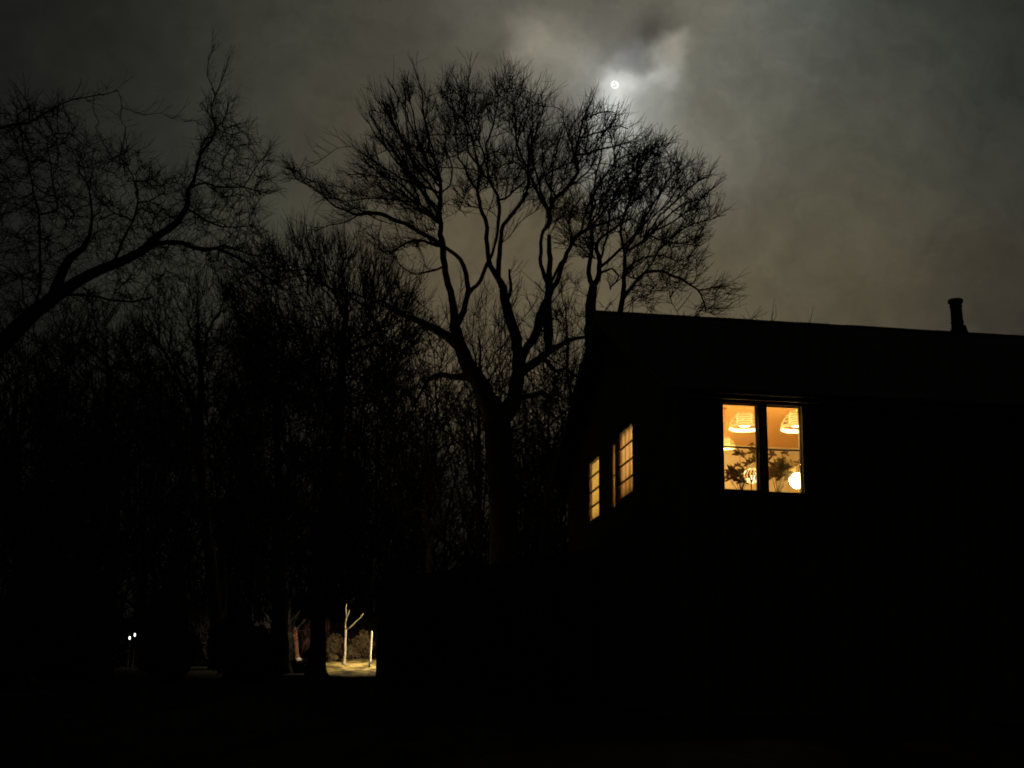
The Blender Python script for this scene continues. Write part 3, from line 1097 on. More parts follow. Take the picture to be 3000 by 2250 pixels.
# ------------------------------------------------------------------ trees
def smooth_poly(P, step):
    """Catmull-Rom through the rows of P (x,y,...) resampled about every 'step' of its first three columns"""
    P = np.asarray(P, float)
    Q = np.vstack([2 * P[0] - P[1], P, 2 * P[-1] - P[-2]])
    out = []
    for i in range(1, len(Q) - 2):
        L = np.linalg.norm(Q[i + 1][:3] - Q[i][:3])
        n = max(1, int(round(L / step)))
        for t in np.arange(n) / n:
            a, b, c, d = Q[i - 1], Q[i], Q[i + 1], Q[i + 2]
            out.append(0.5 * ((2 * b) + (c - a) * t + (2 * a - 5 * b + 4 * c - d) * t * t + (3 * b - a - 3 * c + d) * t ** 3))
    out.append(P[-1])
    return np.array(out)


class Tree:
    def __init__(s, seed):
        s.r = np.random.default_rng(seed)
        s.pos, s.par, s.rad, s.pix, s.chains = [], [], [], [], []

    def limb(s, pts, Y=None, drift=None, wig=0.05, step=0.22):
        """pts: photo pixels with limb width (x, y, w)"""
        pts = [tuple(map(float, q)) for q in pts]
        start = None
        if s.pos and Y is None:
            px = np.array(s.pix)
            d = np.hypot(px[:, 0] - pts[0][0], px[:, 1] - pts[0][1])
            start = int(np.argmin(d))
            Y = s.pos[start][1]
        if drift is None:
            drift = s.r.uniform(0.1, 0.4) * s.r.choice([-1, 1])
        W = []
        L = 0
        for i, (x, y, w) in enumerate(pts):
            if i:
                L += math.hypot(x - pts[i - 1][0], y - pts[i - 1][1]) / 4466 * Y
            yy = Y + drift * L
            p = at(x, y, yy)
            W.append((*p, w * 0.5 / 4466 * yy, x, y))
        if start is not None:
            W[0] = (*s.pos[start], min(W[0][3], s.rad[start]), *s.pix[start])
        W = smooth_poly(W, step)
        n = len(W)
        wob = np.cumsum(s.r.normal(0, 1, (n, 3)), 0)
        wob -= np.linspace(0, 1, n)[:, None] * wob[-1]
        W[:, :3] += wob * wig * 0.35
        ids = []
        prev = start
        for i in range(n):
            if i == 0 and start is not None:
                ids.append(start)
                continue
            s.pos.append(W[i, :3])
            s.rad.append(max(0.006, W[i, 3]))
            s.pix.append((W[i, 4], W[i, 5]))
            s.par.append(-1 if prev is None else prev)
            prev = len(s.pos) - 1
            ids.append(prev)
        s.chains.append((ids, [max(0.006, q) for q in W[:, 3]]))
        return ids

    def grow(s, env, n_attr, depth, T, step=0.25, di=3.0, dk=0.5, bias=(0, 0, 0.25), jit=0.3, maxr=0.14, iters=90, clump=0.0, inert=0.35):
        s.n0 = len(s.pos)
        env = np.asarray(env, float)
        lo, hi = env.min(0), env.max(0)
        A = []
        while len(A) < n_attr:
            q = s.r.uniform(lo, hi)
            ins = False
            j = len(env) - 1
            for i in range(len(env)):
                if (env[i][1] > q[1]) != (env[j][1] > q[1]) and q[0] < (env[j][0] - env[i][0]) * (q[1] - env[i][1]) / (env[j][1] - env[i][1]) + env[i][0]:
                    ins = not ins
                j = i
            if ins and clump:
                f = math.sin(q[0] * 0.031 + 2 * math.sin(q[1] * 0.013)) + math.sin(q[0] * 0.017 + q[1] * 0.023 + 1) + 0.6 * math.sin(q[1] * 0.041 - q[0] * 0.03)
                ins = f > clump
            if ins:
                c = (q - (lo + hi) / 2) / (hi - lo) * 2
                tt = T * math.sqrt(max(0.15, 1 - 0.75 * float(c @ c) * 0.7))
                A.append(at(q[0], q[1], depth + s.r.uniform(-tt, tt)))
        A = np.array(A)
        pos = [np.array(p) for p in s.pos]
        par, rad = list(s.par), list(s.rad)
        kids = np.zeros(200000, int)
        ok = np.array([r_ < maxr for r_ in rad])
        P = np.array(pos)
        idx = np.where(ok)[0]
        nd = np.full(len(A), 1e9)
        ni = np.zeros(len(A), int)
        for i0 in range(0, len(idx), 200):
            ch = idx[i0:i0 + 200]
            D = np.linalg.norm(A[:, None] - P[None, ch], axis=2)
            m = D.min(1)
            am = D.argmin(1)
            u_ = m < nd
            nd[u_] = m[u_]
            ni[u_] = ch[am[u_]]
        bias = np.array(bias, float)
        for it in range(iters):
            act = nd < di
            if not act.any():
                break
            nodes = np.unique(ni[act])
            acc = np.zeros((len(pos), 3))
            np.add.at(acc, ni[act], norm(A[act] - np.array(pos)[ni[act]]))
            new = []
            for k in nodes:
                if kids[k] >= 3:
                    continue
                g_ = acc[k] / (np.linalg.norm(acc[k]) + 1e-9) + bias + s.r.normal(0, jit, 3)
                if par[k] >= 0:
                    bd = pos[k] - pos[par[k]]
                    g_ = g_ + inert * bd / (np.linalg.norm(bd) + 1e-9)
                g_ = g_ / (np.linalg.norm(g_) + 1e-9)
                p = pos[k] + g_ * step * s.r.uniform(0.75, 1.25)
                kids[k] += 1
                new.append(len(pos))
                pos.append(p)
                par.append(int(k))
                rad.append(0.0)
            if not new:
                break
            NP = np.array([pos[k] for k in new])
            D = np.linalg.norm(A[:, None] - NP[None], axis=2)
            m = D.min(1)
            am = D.argmin(1)
            u_ = m < nd
            nd[u_] = m[u_]
            ni[u_] = np.array(new)[am[u_]]
            keep = nd > dk
            # attractors whose node is saturated are dropped too
            keep &= ~((kids[ni] >= 3) & (nd > di * 0.9))
            A, nd, ni = A[keep], nd[keep], ni[keep]
            if not len(A):
                break
        s.pos, s.par, s.rad = pos, par, rad
        return s

    def finish(s, name, label, group=None, tip=0.008, twigs=2.0, tl=(0.3, 0.8), up=0.3, ctr=None, outw=0.4, base=None, mt='twig', mtrunk='bark', pe=2.3, cat='tree', twr=0.8):
        n = len(s.pos)
        n0 = s.n0
        pos = np.array(s.pos)
        par = np.array(s.par)
        ch = [[] for _ in range(n)]
        for i in range(n):
            if par[i] >= 0:
                ch[par[i]].append(i)
        rad = np.array(s.rad)
        acc = np.zeros(n)
        for i in range(n - 1, n0 - 1, -1):
            r_ = max(tip, acc[i] ** (1 / pe) if acc[i] > 0 else tip)
            if par[i] >= 0 and par[i] < n0:
                r_ = min(r_, rad[par[i]] * 0.75 + 0.003)
            rad[i] = r_
            if par[i] >= n0:
                acc[par[i]] += r_ ** pe
        for i in range(n0, n):
            rad[i] = min(rad[i], rad[par[i]] * 0.95 if par[i] >= 0 else rad[i])
            rad[i] = max(rad[i], tip * 0.8)
        if base is None:
            b = pos[0]
            base = (b[0], b[1], float(gz(b[0], b[1])))
        base = np.array(base, float)
        root = thing(name, label, cat, tuple(base), 0.0, group)
        mb = MB()
        for k, (ids, rr) in enumerate(s.chains):
            P = [pos[i] - base for i in ids]
            if k == 0:      # root flare
                rr = list(rr)
                for q in range(min(5, len(rr))):
                    rr[q] *= 1 + 0.5 * (1 - q / 5) ** 2
            mb.tube(P, rr, 10 if max(rr) > 0.08 else 6)
        mb.build('trunk', M[mtrunk], root, smooth=True)
        mb = MB()
        done = np.zeros(n, bool)
        parts = []
        starts = [i for i in range(n0, n) if par[i] < n0]
        stack = list(starts)
        while stack:
            i = stack.pop()
            P, R = [], []
            if par[i] >= 0:
                P.append(pos[par[i]])
                R.append(rad[i])
            while True:
                P.append(pos[i])
                R.append(rad[i])
                c = ch[i]
                if not c:
                    break
                c = sorted(c, key=lambda q: -rad[q])
                stack += c[1:]
                i = c[0]
            mb.tube([q - base for q in P], R, 5 if R[0] > 0.02 else 4, cap=False)
        if mb.v:
            V = np.array(mb.v)
            parts.append((V, np.array(mb.f)))
        # twigs
        src = np.array([i for i in range(len(pos)) if rad[i] < 0.045 and par[i] >= 0])
        if len(src) and twigs > 0:
            reps = np.floor(twigs + s.r.uniform(0, 1, len(src))).astype(int)
            reps += np.array([2 if not ch[i] else 0 for i in src])
            src = np.repeat(src, reps)
            N = len(src)
            bd = norm(pos[src] - pos[par[src]])
            if ctr is None:
                c3 = pos[n0:].mean(0)
            else:
                c3 = np.asarray(ctr, float)
            od = norm(pos[src] - c3)
            d = norm(0.7 * bd + outw * od + np.array([0, 0, up]) + s.r.normal(0, 0.32, (N, 3)))
            L = s.r.uniform(tl[0], tl[1], N)[:, None]
            p0 = pos[src] - bd * s.r.uniform(0, 0.2, N)[:, None]
            p1 = p0 + d * L * 0.5
            d2 = norm(d + np.array([0, 0, up * 0.5]) + s.r.normal(0, 0.22, (N, 3)))
            p2 = p1 + d2 * L * 0.5
            P = np.stack([p0, p1, p2], 1) - base
            R = np.stack([np.full(N, tip * twr), np.full(N, tip * twr * 0.8), np.full(N, tip * twr * 0.5)], 1)
            parts.append(tubes(P, R, 3))
            # side shoots from the twig middles
            sel = s.r.uniform(0, 1, N) < 0.7
            q0 = p1[sel]
            d3 = norm(d[sel] + s.r.normal(0, 0.55, (sel.sum(), 3)))
            q1 = q0 + d3 * L[sel] * 0.3
            q2 = q1 + norm(d3 + np.array([0, 0, up * 0.4]) + s.r.normal(0, 0.2, d3.shape)) * L[sel] * 0.25
            P = np.stack([q0, q1, q2], 1) - base
            m_ = len(q0)
            R = np.stack([np.full(m_, tip * twr * 0.7), np.full(m_, tip * twr * 0.6), np.full(m_, tip * twr * 0.4)], 1)
            parts.append(tubes(P, R, 3))
        if parts:
            V, Q = merge(parts)
            fast_mesh('crown', V, Q, M[mt], root)
        return root


# --- the big forked tree in the middle -----------------------------------------
T1 = Tree(21)
T1.limb([(1478, 1975, 105), (1474, 1800, 92), (1470, 1600, 86), (1466, 1440, 84), (1458, 1320, 84), (1452, 1240, 80)], Y=44, drift=0.0, wig=0.03)
LL = [
    [(1452, 1245, 62), (1415, 1160, 50), (1380, 1088, 42), (1348, 1018, 36), (1332, 957, 29)],
    [(1332, 957, 24), (1318, 874, 19), (1297, 795, 17), (1284, 722, 17), (1279, 668, 14), (1279, 610, 12), (1283, 560, 10), (1284, 508, 9), (1269, 465, 7), (1245, 432, 5)],
    [(1332, 957, 22), (1350, 928, 18), (1366, 870, 14), (1368, 824, 13), (1350, 762, 11), (1318, 735, 10), (1288, 718, 9)],
    [(1366, 872, 14), (1390, 842, 11), (1410, 820, 10), (1428, 769, 10), (1447, 730, 8), (1458, 694, 8), (1464, 640, 9), (1464, 588, 9), (1441, 541, 7), (1411, 505, 5)],
    [(1464, 590, 7), (1504, 560, 6), (1540, 531, 5)],
    [(1280, 719, 14), (1236, 687, 12), (1199, 661, 11), (1148, 643, 11), (1090, 628, 11), (1050, 630, 9), (1022, 620, 6), (985, 600, 5), (930, 555, 4), (870, 525, 3)],
    [(1050, 632, 5), (1010, 648, 4), (965, 660, 3), (920, 680, 3)],
    [(1280, 725, 9), (1242, 705, 8), (1206, 708, 7), (1175, 724, 6), (1140, 745, 4)],
    [(1290, 775, 7), (1275, 786, 6), (1240, 796, 5), (1205, 800, 4), (1180, 785, 3)],
    [(1345, 1015, 30), (1305, 986, 25), (1254, 957, 20), (1208, 936, 15), (1160, 905, 11), (1110, 880, 8)],
    [(1375, 1112, 26), (1340, 1108, 18), (1302, 1104, 15), (1272, 1106, 13), (1253, 1120, 12), (1238, 1145, 9), (1222, 1175, 6)],
    [(1278, 640, 10), (1245, 612, 7), (1215, 560, 6), (1190, 500, 5), (1150, 440, 4)],
    [(1279, 640, 10), (1262, 600, 7), (1225, 540, 6), (1205, 470, 5), (1190, 400, 4), (1186, 300, 3)],
    [(1283, 560, 6), (1310, 545, 5), (1316, 500, 4), (1300, 430, 4), (1320, 380, 3)],
    [(1268, 465, 6), (1248, 400, 5), (1240, 350, 4), (1243, 270, 3)],
    [(1230, 590, 7), (1170, 545, 5), (1110, 520, 4), (1020, 512, 3)],
    [(1240, 602, 6), (1160, 585, 5), (1090, 580, 4), (1030, 588, 3)],
    [(1215, 520, 6), (1150, 455, 5), (1100, 400, 4), (1070, 350, 3)],
    [(1200, 470, 5), (1165, 380, 4), (1150, 300, 3)],
    [(1262, 640, 7), (1200, 600, 5), (1130, 560, 4)],
    # right half
    [(1462, 1235, 66), (1505, 1165, 40), (1519, 1084, 33), (1518, 1012, 29), (1509, 957, 28), (1488, 885, 25), (1470, 824, 19), (1444, 773, 14), (1434, 733, 12), (1427, 690, 12), (1431, 660, 11), (1428, 631, 11), (1409, 581, 10), (1401, 548, 9), (1407, 500, 9), (1404, 485, 8), (1370, 448, 6), (1370, 389, 5), (1362, 336, 4), (1368, 279, 3), (1380, 200, 2.5)],
    [(1404, 490, 7), (1428, 455, 6), (1425, 422, 6), (1444, 382, 5), (1455, 320, 4), (1460, 240, 3)],
    [(1470, 800, 15), (1464, 751, 13), (1471, 686, 11), (1473, 672, 11), (1498, 631, 10), (1530, 588, 9), (1543, 548, 8), (1543, 498, 7), (1515, 468, 6), (1505, 432, 5), (1518, 399, 5), (1543, 349, 4), (1555, 280, 3)],
    [(1543, 500, 6), (1555, 450, 5), (1552, 400, 4), (1580, 330, 3)],
    [(1492, 885, 11), (1494, 852, 10), (1493, 812, 8), (1492, 790, 7)],
    [(1516, 1085, 24), (1534, 1040, 22), (1553, 1015, 22), (1570, 975, 24), (1578, 921, 22), (1603, 870, 18), (1608, 831, 16), (1593, 802, 12), (1585, 770, 10), (1588, 740, 10), (1584, 711, 9), (1590, 675, 9), (1606, 657, 14), (1609, 621, 13), (1595, 596, 11), (1572, 560, 9), (1547, 513, 8), (1520, 480, 6)],
    [(1606, 640, 11), (1608, 610, 9), (1626, 574, 11), (1663, 542, 10), (1692, 505, 9), (1692, 458, 8), (1702, 404, 7), (1713, 350, 6), (1735, 290, 4)],
    [(1594, 594, 9), (1588, 545, 7), (1590, 523, 7), (1626, 502, 6), (1673, 476, 5), (1700, 470, 4)],
    [(1525, 1095, 26), (1545, 1080, 24), (1575, 1056, 22), (1606, 1030, 20), (1640, 1010, 14), (1680, 992, 10), (1730, 985, 8)],
    [(1600, 1036, 24), (1606, 975, 24), (1604, 921, 22), (1606, 856, 18), (1613, 766, 14), (1609, 690, 11)],
    [(1604, 880, 16), (1637, 820, 13), (1655, 766, 12), (1667, 733, 11), (1702, 693, 10), (1725, 679, 9), (1770, 662, 7), (1810, 640, 5), (1850, 600, 4)],
    [(1702, 693, 7), (1735, 640, 6), (1770, 580, 5), (1790, 510, 4), (1800, 440, 3)],
    [(1702, 404, 6), (1750, 385, 5), (1800, 372, 4), (1840, 378, 3)],
    [(1692, 460, 7), (1750, 440, 6), (1810, 425, 5), (1860, 415, 3)],
    [(1713, 350, 5), (1760, 325, 4), (1800, 330, 3)],
    [(1664, 740, 8), (1680, 690, 6), (1672, 630, 5), (1700, 580, 4)],
    [(1606, 830, 9), (1630, 790, 8), (1655, 755, 6)],
    [(1480, 1190, 20), (1440, 1160, 12), (1415, 1150, 9)],
    [(1520, 1180, 16), (1560, 1160, 14), (1600, 1155, 12), (1635, 1178, 8)],
    [(1606, 1050, 14), (1630, 1085, 11), (1660, 1080, 9), (1690, 1105, 7)],
]
_r1 = random.Random(77)
for (sy, tx, ty) in ((655, 1060, 470), (620, 1080, 330), (585, 1120, 300), (560, 1035, 430), (530, 1100, 290), (500, 1150, 250), (540, 1200, 270), (600, 1140, 400), (470, 1225, 225), (640, 1180, 460)):
    sx = 1281 if sy > 500 else 1272
    mx_, my_ = sx * 0.5 + tx * 0.5 + _r1.uniform(-5, 18), sy * 0.5 + ty * 0.5 + _r1.uniform(5, 30)
    LL.append([(sx, sy, 8), (sx * 0.75 + mx_ * 0.25 - 5, sy * 0.72 + my_ * 0.28, 7), (mx_, my_, 5.5), (tx, ty, 3)])
for (sx, sy, tx, ty) in ((1408, 540, 1330, 330), (1404, 500, 1345, 250), (1440, 540, 1400, 330), (1544, 530, 1590, 330), (1544, 500, 1500, 290), (1608, 610, 1650, 380), (1663, 542, 1760, 420), (1692, 500, 1650, 330), (1590, 540, 1560, 330), (1626, 570, 1590, 420), (1703, 690, 1760, 470), (1725, 678, 1830, 520)):
    mx_, my_ = sx * 0.5 + tx * 0.5 + _r1.uniform(-18, 18), sy * 0.5 + ty * 0.5 + _r1.uniform(-10, 20)
    LL.append([(sx, sy, 7), (mx_, my_, 5), (tx, ty, 3)])
for l_ in LL:
    T1.limb([(a, b, c * (1.22 if c > 8 else 1.08)) for (a, b, c) in l_], wig=0.07)
env1 = [(1010, 560), (960, 515), (850, 480), (825, 520), (920, 590), (1005, 632), (1120, 660), (1120, 640), (1040, 590), (1090, 395), (1150, 290), (1190, 232), (1260, 290), (1330, 215), (1375, 160), (1420, 250), (1470, 210), (1515, 205), (1560, 250), (1610, 270),
        (1650, 330), (1740, 295), (1800, 325), (1870, 385), (1930, 440), (1900, 620), (1780, 600), (1695, 650), (1630, 680), (1560, 640), (1500, 560), (1400, 560),
        (1360, 640), (1300, 640), (1270, 740), (1150, 760), (1080, 700), (1120, 640), (1010, 600)]
env1 = [(a, b + (32 if b < 430 else 0)) for (a, b) in env1]
T1.grow(env1, 4000, 44, 3.0, step=0.24, di=3.0, dk=0.36, bias=(0, 0, 0.2), jit=0.2, maxr=0.12, clump=-0.75, inert=0.8)
T1.finish('bare_tree', 'tall bare forked tree with wide crown left of the house', tip=0.0105, twigs=1.5, tl=(0.35, 1.0), up=0.3, outw=0.8, pe=2.05,
          ctr=at(1440, 800, 44))

# --- bare tree behind the ridge --------------------------------------------------
T2 = Tree(33)
T2.limb([(1745, 1950, 55), (1735, 1500, 48), (1728, 1150, 42), (1726, 930, 36), (1731, 870, 32), (1738, 840, 28)], Y=41, drift=0.0, wig=0.04)
for l_ in [
    [(1734, 850, 20), (1724, 800, 16), (1727, 760, 14), (1738, 715, 13), (1735, 680, 11), (1728, 640, 8), (1745, 590, 6)],
    [(1740, 840, 20), (1754, 805, 17), (1750, 750, 15), (1746, 715, 13), (1765, 690, 10), (1800, 670, 8), (1850, 640, 6)],
    [(1753, 790, 11), (1775, 765, 10), (1811, 735, 9), (1850, 700, 7), (1900, 640, 5), (1940, 560, 4)],
    [(1728, 930, 30), (1775, 960, 26), (1808, 935, 22), (1818, 914, 19), (1825, 871, 17), (1829, 784, 13), (1829, 733, 12), (1818, 675, 9), (1825, 639, 8), (1840, 600, 6), (1870, 540, 4)],
    [(1825, 872, 13), (1862, 827, 11), (1890, 800, 11), (1927, 795, 9), (1970, 809, 8), (2013, 831, 7), (2046, 849, 6), (2060, 878, 5), (2068, 912, 4)],
    [(2046, 849, 5), (2085, 840, 4), (2130, 838, 3)],
    [(1831, 740, 10), (1869, 711, 9), (1898, 686, 8), (1934, 668, 6), (1985, 640, 5), (2040, 600, 4)],
    [(1898, 688, 6), (1930, 700, 5), (1980, 712, 4), (2040, 720, 3)],
    [(1829, 780, 8), (1870, 765, 6), (1920, 755, 5), (1975, 760, 4)],
    [(1880, 700, 6), (1905, 640, 5), (1960, 590, 4), (2010, 530, 3)],
    [(1829, 740, 9), (1880, 640, 8), (1930, 560, 6), (1995, 480, 4)],
    [(1825, 640, 8), (1850, 560, 7), (1888, 480, 5), (1910, 425, 4)],
    [(1729, 640, 7), (1742, 560, 7), (1790, 480, 5), (1830, 405, 4)],
    [(1860, 715, 7), (1950, 610, 6), (2020, 545, 5), (2085, 510, 3)],
    [(1900, 690, 6), (1990, 610, 5), (2050, 580, 4), (2100, 545, 3)],
    [(1890, 800, 6), (1960, 700, 5), (2040, 650, 4), (2095, 640, 3)],
    [(1750, 760, 8), (1775, 690, 7), (1790, 600, 6), (1850, 500, 4)],
    [(1755, 800, 8), (1790, 790, 7), (1812, 812, 6), (1790, 840, 5)],
    [(2062, 890, 4), (2035, 925, 3), (2000, 940, 3)],
]:
    T2.limb(l_, wig=0.06)
env2 = [(1640, 700), (1690, 560), (1760, 470), (1840, 410), (1910, 425), (1990, 450), (2040, 500), (2085, 530), (2085, 680), (2050, 770), (2090, 810), (2140, 850), (2160, 920),
        (2060, 930), (2040, 860), (1960, 850), (1900, 910), (1860, 900), (1850, 830), (1760, 780), (1700, 780)]
env2 = [(a - (22 if a > 1980 else 0), b) for (a, b) in env2]
T2.grow(env2, 2300, 41, 2.4, step=0.22, di=3.0, dk=0.32, bias=(0.08, 0, 0.14), jit=0.2, maxr=0.1, clump=-1.0, inert=0.8)
T2.finish('bare_tree', 'bare tree with two stems rising behind the house ridge', tip=0.0105, twigs=1.6, tl=(0.3, 0.85), up=0.25, outw=0.8, pe=2.2, ctr=at(1800, 900, 41))

# --- near tree on the left, its trunk outside the frame --------------------------
T3 = Tree(45)
T3.limb([(a, b, c * 0.88) for (a, b, c) in [(-420, 2125, 150), (-380, 1850, 128), (-300, 1560, 110), (-200, 1330, 96), (-110, 1160, 84), (-20, 1030, 70), (60, 955, 60), (160, 862, 48), (270, 796, 38), (359, 758, 33), (422, 724, 30), (464, 684, 28), (525, 642, 25), (547, 606, 20), (553, 556, 15), (569, 530, 12), (581, 480, 11), (591, 450, 10), (620, 421, 9), (632, 387, 8), (624, 362, 6), (616, 319, 5), (628, 286, 5), (641, 256, 4), (657, 210, 3), (671, 168, 2.5)]], Y=25, drift=0.02, wig=0.03)
for l_ in [
    [(553, 556, 8), (572, 546, 7), (603, 536, 7), (634, 545, 6), (680, 548, 5), (716, 546, 5), (760, 560, 3)],
    [(716, 546, 4), (738, 505, 3.5), (755, 480, 3), (789, 433, 2.5)],
    [(422, 724, 16), (458, 712, 15), (527, 708, 14), (557, 720, 14), (591, 733, 14), (632, 729, 11), (675, 745, 9), (738, 775, 8), (782, 810, 6), (840, 850, 4)],
    [(632, 729, 7), (650, 716, 6), (690, 730, 5), (745, 748, 4), (790, 745, 3)],
    [(150, 870, 36), (170, 815, 32), (200, 752, 28), (242, 720, 20), (262, 680, 12), (270, 630, 8), (262, 560, 5)],
    [(170, 872, 14), (205, 862, 9), (262, 862, 8), (320, 874, 7), (385, 884, 6), (450, 870, 4)],
    [(120, 905, 10), (116, 800, 9), (112, 690, 8), (112, 600, 7), (100, 560, 6), (88, 500, 5), (66, 420, 4), (55, 360, 3)],
    [(112, 620, 6), (165, 610, 6), (150, 560, 5), (140, 480, 4), (135, 400, 3)],
    [(345, 765, 10), (360, 700, 8), (390, 640, 7), (402, 590, 6), (392, 530, 5), (372, 490, 4)],
    [(400, 600, 5), (440, 588, 4), (470, 570, 4)],
    [(391, 640, 5), (340, 625, 5), (300, 640, 4)],
    [(632, 380, 5), (652, 355, 4), (664, 336, 4), (671, 302, 3)],
    [(629, 286, 4), (620, 248, 3), (608, 222, 3), (613, 180, 2.5), (630, 130, 2)],
    [(622, 362, 4), (606, 330, 3), (590, 300, 2.5)],
    [(634, 390, 4), (675, 395, 4), (705, 385, 3), (725, 395, 2)],
    [(545, 612, 7), (590, 640, 6), (640, 660, 5), (700, 665, 4), (760, 662, 3)],
    [(-60, 1080, 40), (-110, 900, 30), (-130, 700, 22), (-90, 520, 16), (-40, 400, 12), (20, 366, 10), (80, 355, 8), (120, 332, 6), (180, 300, 5), (250, 285, 4), (345, 265, 3)],
    [(75, 357, 5), (85, 320, 4), (60, 270, 3)],
    [(130, 380, 5), (200, 390, 4), (240, 420, 3)],
]:
    T3.limb(l_, wig=0.035)
env3 = [(-100, 330), (60, 300), (200, 290), (240, 420), (330, 420), (420, 450), (480, 520), (560, 470), (595, 370), (610, 320), (650, 310), (690, 360), (725, 400), (700, 470), (800, 440),
        (800, 570), (740, 650), (850, 760), (840, 850), (650, 830), (560, 780), (400, 900), (200, 930), (-100, 960)]
T3.grow(env3, 2900, 25, 2.4, step=0.15, di=1.6, dk=0.2, bias=(0, 0, 0.12), jit=0.4, maxr=0.09)
T3.finish('bare_tree', 'near bare tree reaching in from the left edge with one long rising limb', tip=0.0052, twigs=1.5, tl=(0.15, 0.55), up=0.15, outw=0.3, pe=2.6)


# --- smaller trees of the wood ----------------------------------------------------
def wood_tree(seed, Y, stem, env, n, T, label, group='bare trees at the edge of the wood', tip=0.0085, twigs=2.3, tl=(0.3, 0.8), up=0.4, dk=0.4, step=0.25, subs=3, **kw):
    t = Tree(seed)
    t.limb(stem, Y=Y, drift=0.0, wig=0.05)
    top = stem[-1]
    e = np.array(env, float)
    r = np.random.default_rng(seed + 500)
    for i in range(subs):
        k = r.integers(max(1, len(stem) - 3), len(stem))
        a = stem[k]
        b = e[r.integers(len(e))]
        m = ((a[0] * 0.5 + b[0] * 0.5) + r.uniform(-30, 30), (a[1] * 0.45 + b[1] * 0.55) + r.uniform(-40, 20))
        t.limb([(a[0], a[1], a[2] * 0.7), ((a[0] + m[0]) / 2 + r.uniform(-15, 15), (a[1] + m[1]) / 2 - 15, a[2] * 0.5), (m[0], m[1], a[2] * 0.35)], wig=0.08)
    t.grow(env, n, Y, T, step=step, di=4.0, dk=dk, bias=(0, 0, 0.3), jit=0.28, maxr=0.2)
    return t.finish('bare_tree', label, group, tip=tip, twigs=twigs, tl=tl, up=up, cat='tree', **kw)


wood_tree(61, 38, [(930, 2000, 56), (925, 1850, 46), (935, 1650, 42), (965, 1400, 36), (990, 1180, 30), (1003, 1040, 24), (1010, 940, 18), (1015, 860, 12)],
          [(660, 860), (720, 790), (800, 745), (900, 725), (1000, 730), (1090, 760), (1150, 810), (1200, 870), (1235, 950), (1220, 1050), (1100, 1200), (900, 1250), (750, 1150), (680, 950)],
          3600, 3.0, 'round crowned brushy tree left of the tall forked tree', tip=0.0095, twigs=2.2, tl=(0.5, 1.2), up=0.95, subs=9, dk=0.37)
wood_tree(62, 43, [(640, 1960, 42), (630, 1750, 38), (600, 1500, 30), (585, 1250, 24), (590, 1080, 18), (580, 950, 12)],
          [(400, 900), (480, 840), (580, 810), (680, 840), (760, 930), (800, 1100), (760, 1350), (600, 1400), (430, 1350), (390, 1100)],
          4200, 3.0, 'bushy tree of the wood under the near limb tip', tip=0.0085, twigs=2.4, tl=(0.3, 0.9), up=0.5, subs=6)
wood_tree(63, 36, [(300, 1990, 46), (310, 1750, 40), (325, 1500, 32), (310, 1250, 24), (320, 1080, 14)],
          [(120, 1000), (220, 930), (330, 900), (430, 960), (480, 1120), (460, 1400), (300, 1480), (150, 1400), (90, 1200)],
          3600, 2.6, 'leaning wood tree below the near limb on the left', tip=0.008, twigs=2.4, tl=(0.3, 0.8), up=0.4, subs=6)
wood_tree(64, 32, [(60, 2040, 44), (70, 1800, 38), (55, 1550, 32), (40, 1300, 22), (50, 1150, 14)],
          [(-150, 1100), (-20, 1000), (100, 1020), (190, 1150), (200, 1400), (100, 1600), (-100, 1600)],
          3200, 2.4, 'wood tree at the far left edge with low branches', tip=0.008, twigs=1.6, tl=(0.3, 0.7), up=0.3, subs=5)
wood_tree(65, 40, [(820, 1980, 58), (825, 1800, 52), (828, 1600, 36), (820, 1400, 26), (815, 1220, 18), (820, 1100, 10)],
          [(680, 1050), (780, 960), (900, 1000), (980, 1150), (1000, 1400), (900, 1600), (720, 1550), (650, 1300)],
          2600, 3.0, 'dark stemmed tree between the brushy tree and the wood', tip=0.0105, twigs=1.6, tl=(0.4, 0.9), up=0.4, subs=6)
wood_tree(66, 53, [(1262, 1960, 28), (1258, 1700, 24), (1250, 1500, 19), (1248, 1350, 14), (1250, 1230, 8)],
          [(1110, 1220), (1180, 1110), (1280, 1090), (1370, 1150), (1410, 1300), (1390, 1500), (1250, 1600), (1120, 1500)],
          1500, 2.4, 'slight tree left of the forked trunk', tip=0.009, twigs=1.4, tl=(0.3, 0.8), up=0.5, subs=5)
wood_tree(67, 54, [(1580, 1900, 26), (1585, 1650, 22), (1600, 1400, 16), (1605, 1250, 10)],
          [(1500, 1200), (1560, 1090), (1640, 1080), (1700, 1160), (1700, 1450), (1600, 1620), (1510, 1550)],
          1300, 2.4, 'slight tree between the forked trunk and the house', tip=0.009, twigs=1.4, tl=(0.3, 0.8), up=0.5, subs=5)
wood_tree(68, 58, [(1400, 1900, 18), (1395, 1500, 16), (1400, 1200, 11), (1405, 1000, 7)],
          [(1330, 1000), (1400, 830), (1460, 860), (1500, 1000), (1500, 1250), (1380, 1300), (1340, 1150)],
          600, 2.0, 'thin brushy tree seen through the fork of the tall tree', tip=0.007, twigs=1.3, tl=(0.4, 1.0), up=0.8, subs=6)
wood_tree(69, 60, [(1680, 1900, 18), (1675, 1400, 15), (1668, 1100, 10), (1660, 950, 7)],
          [(1560, 900), (1620, 800), (1700, 830), (1740, 930), (1720, 1200), (1580, 1200)],
          550, 2.0, 'thin brushy tree beside the house gable', tip=0.007, twigs=1.3, tl=(0.4, 1.0), up=0.7, subs=6)


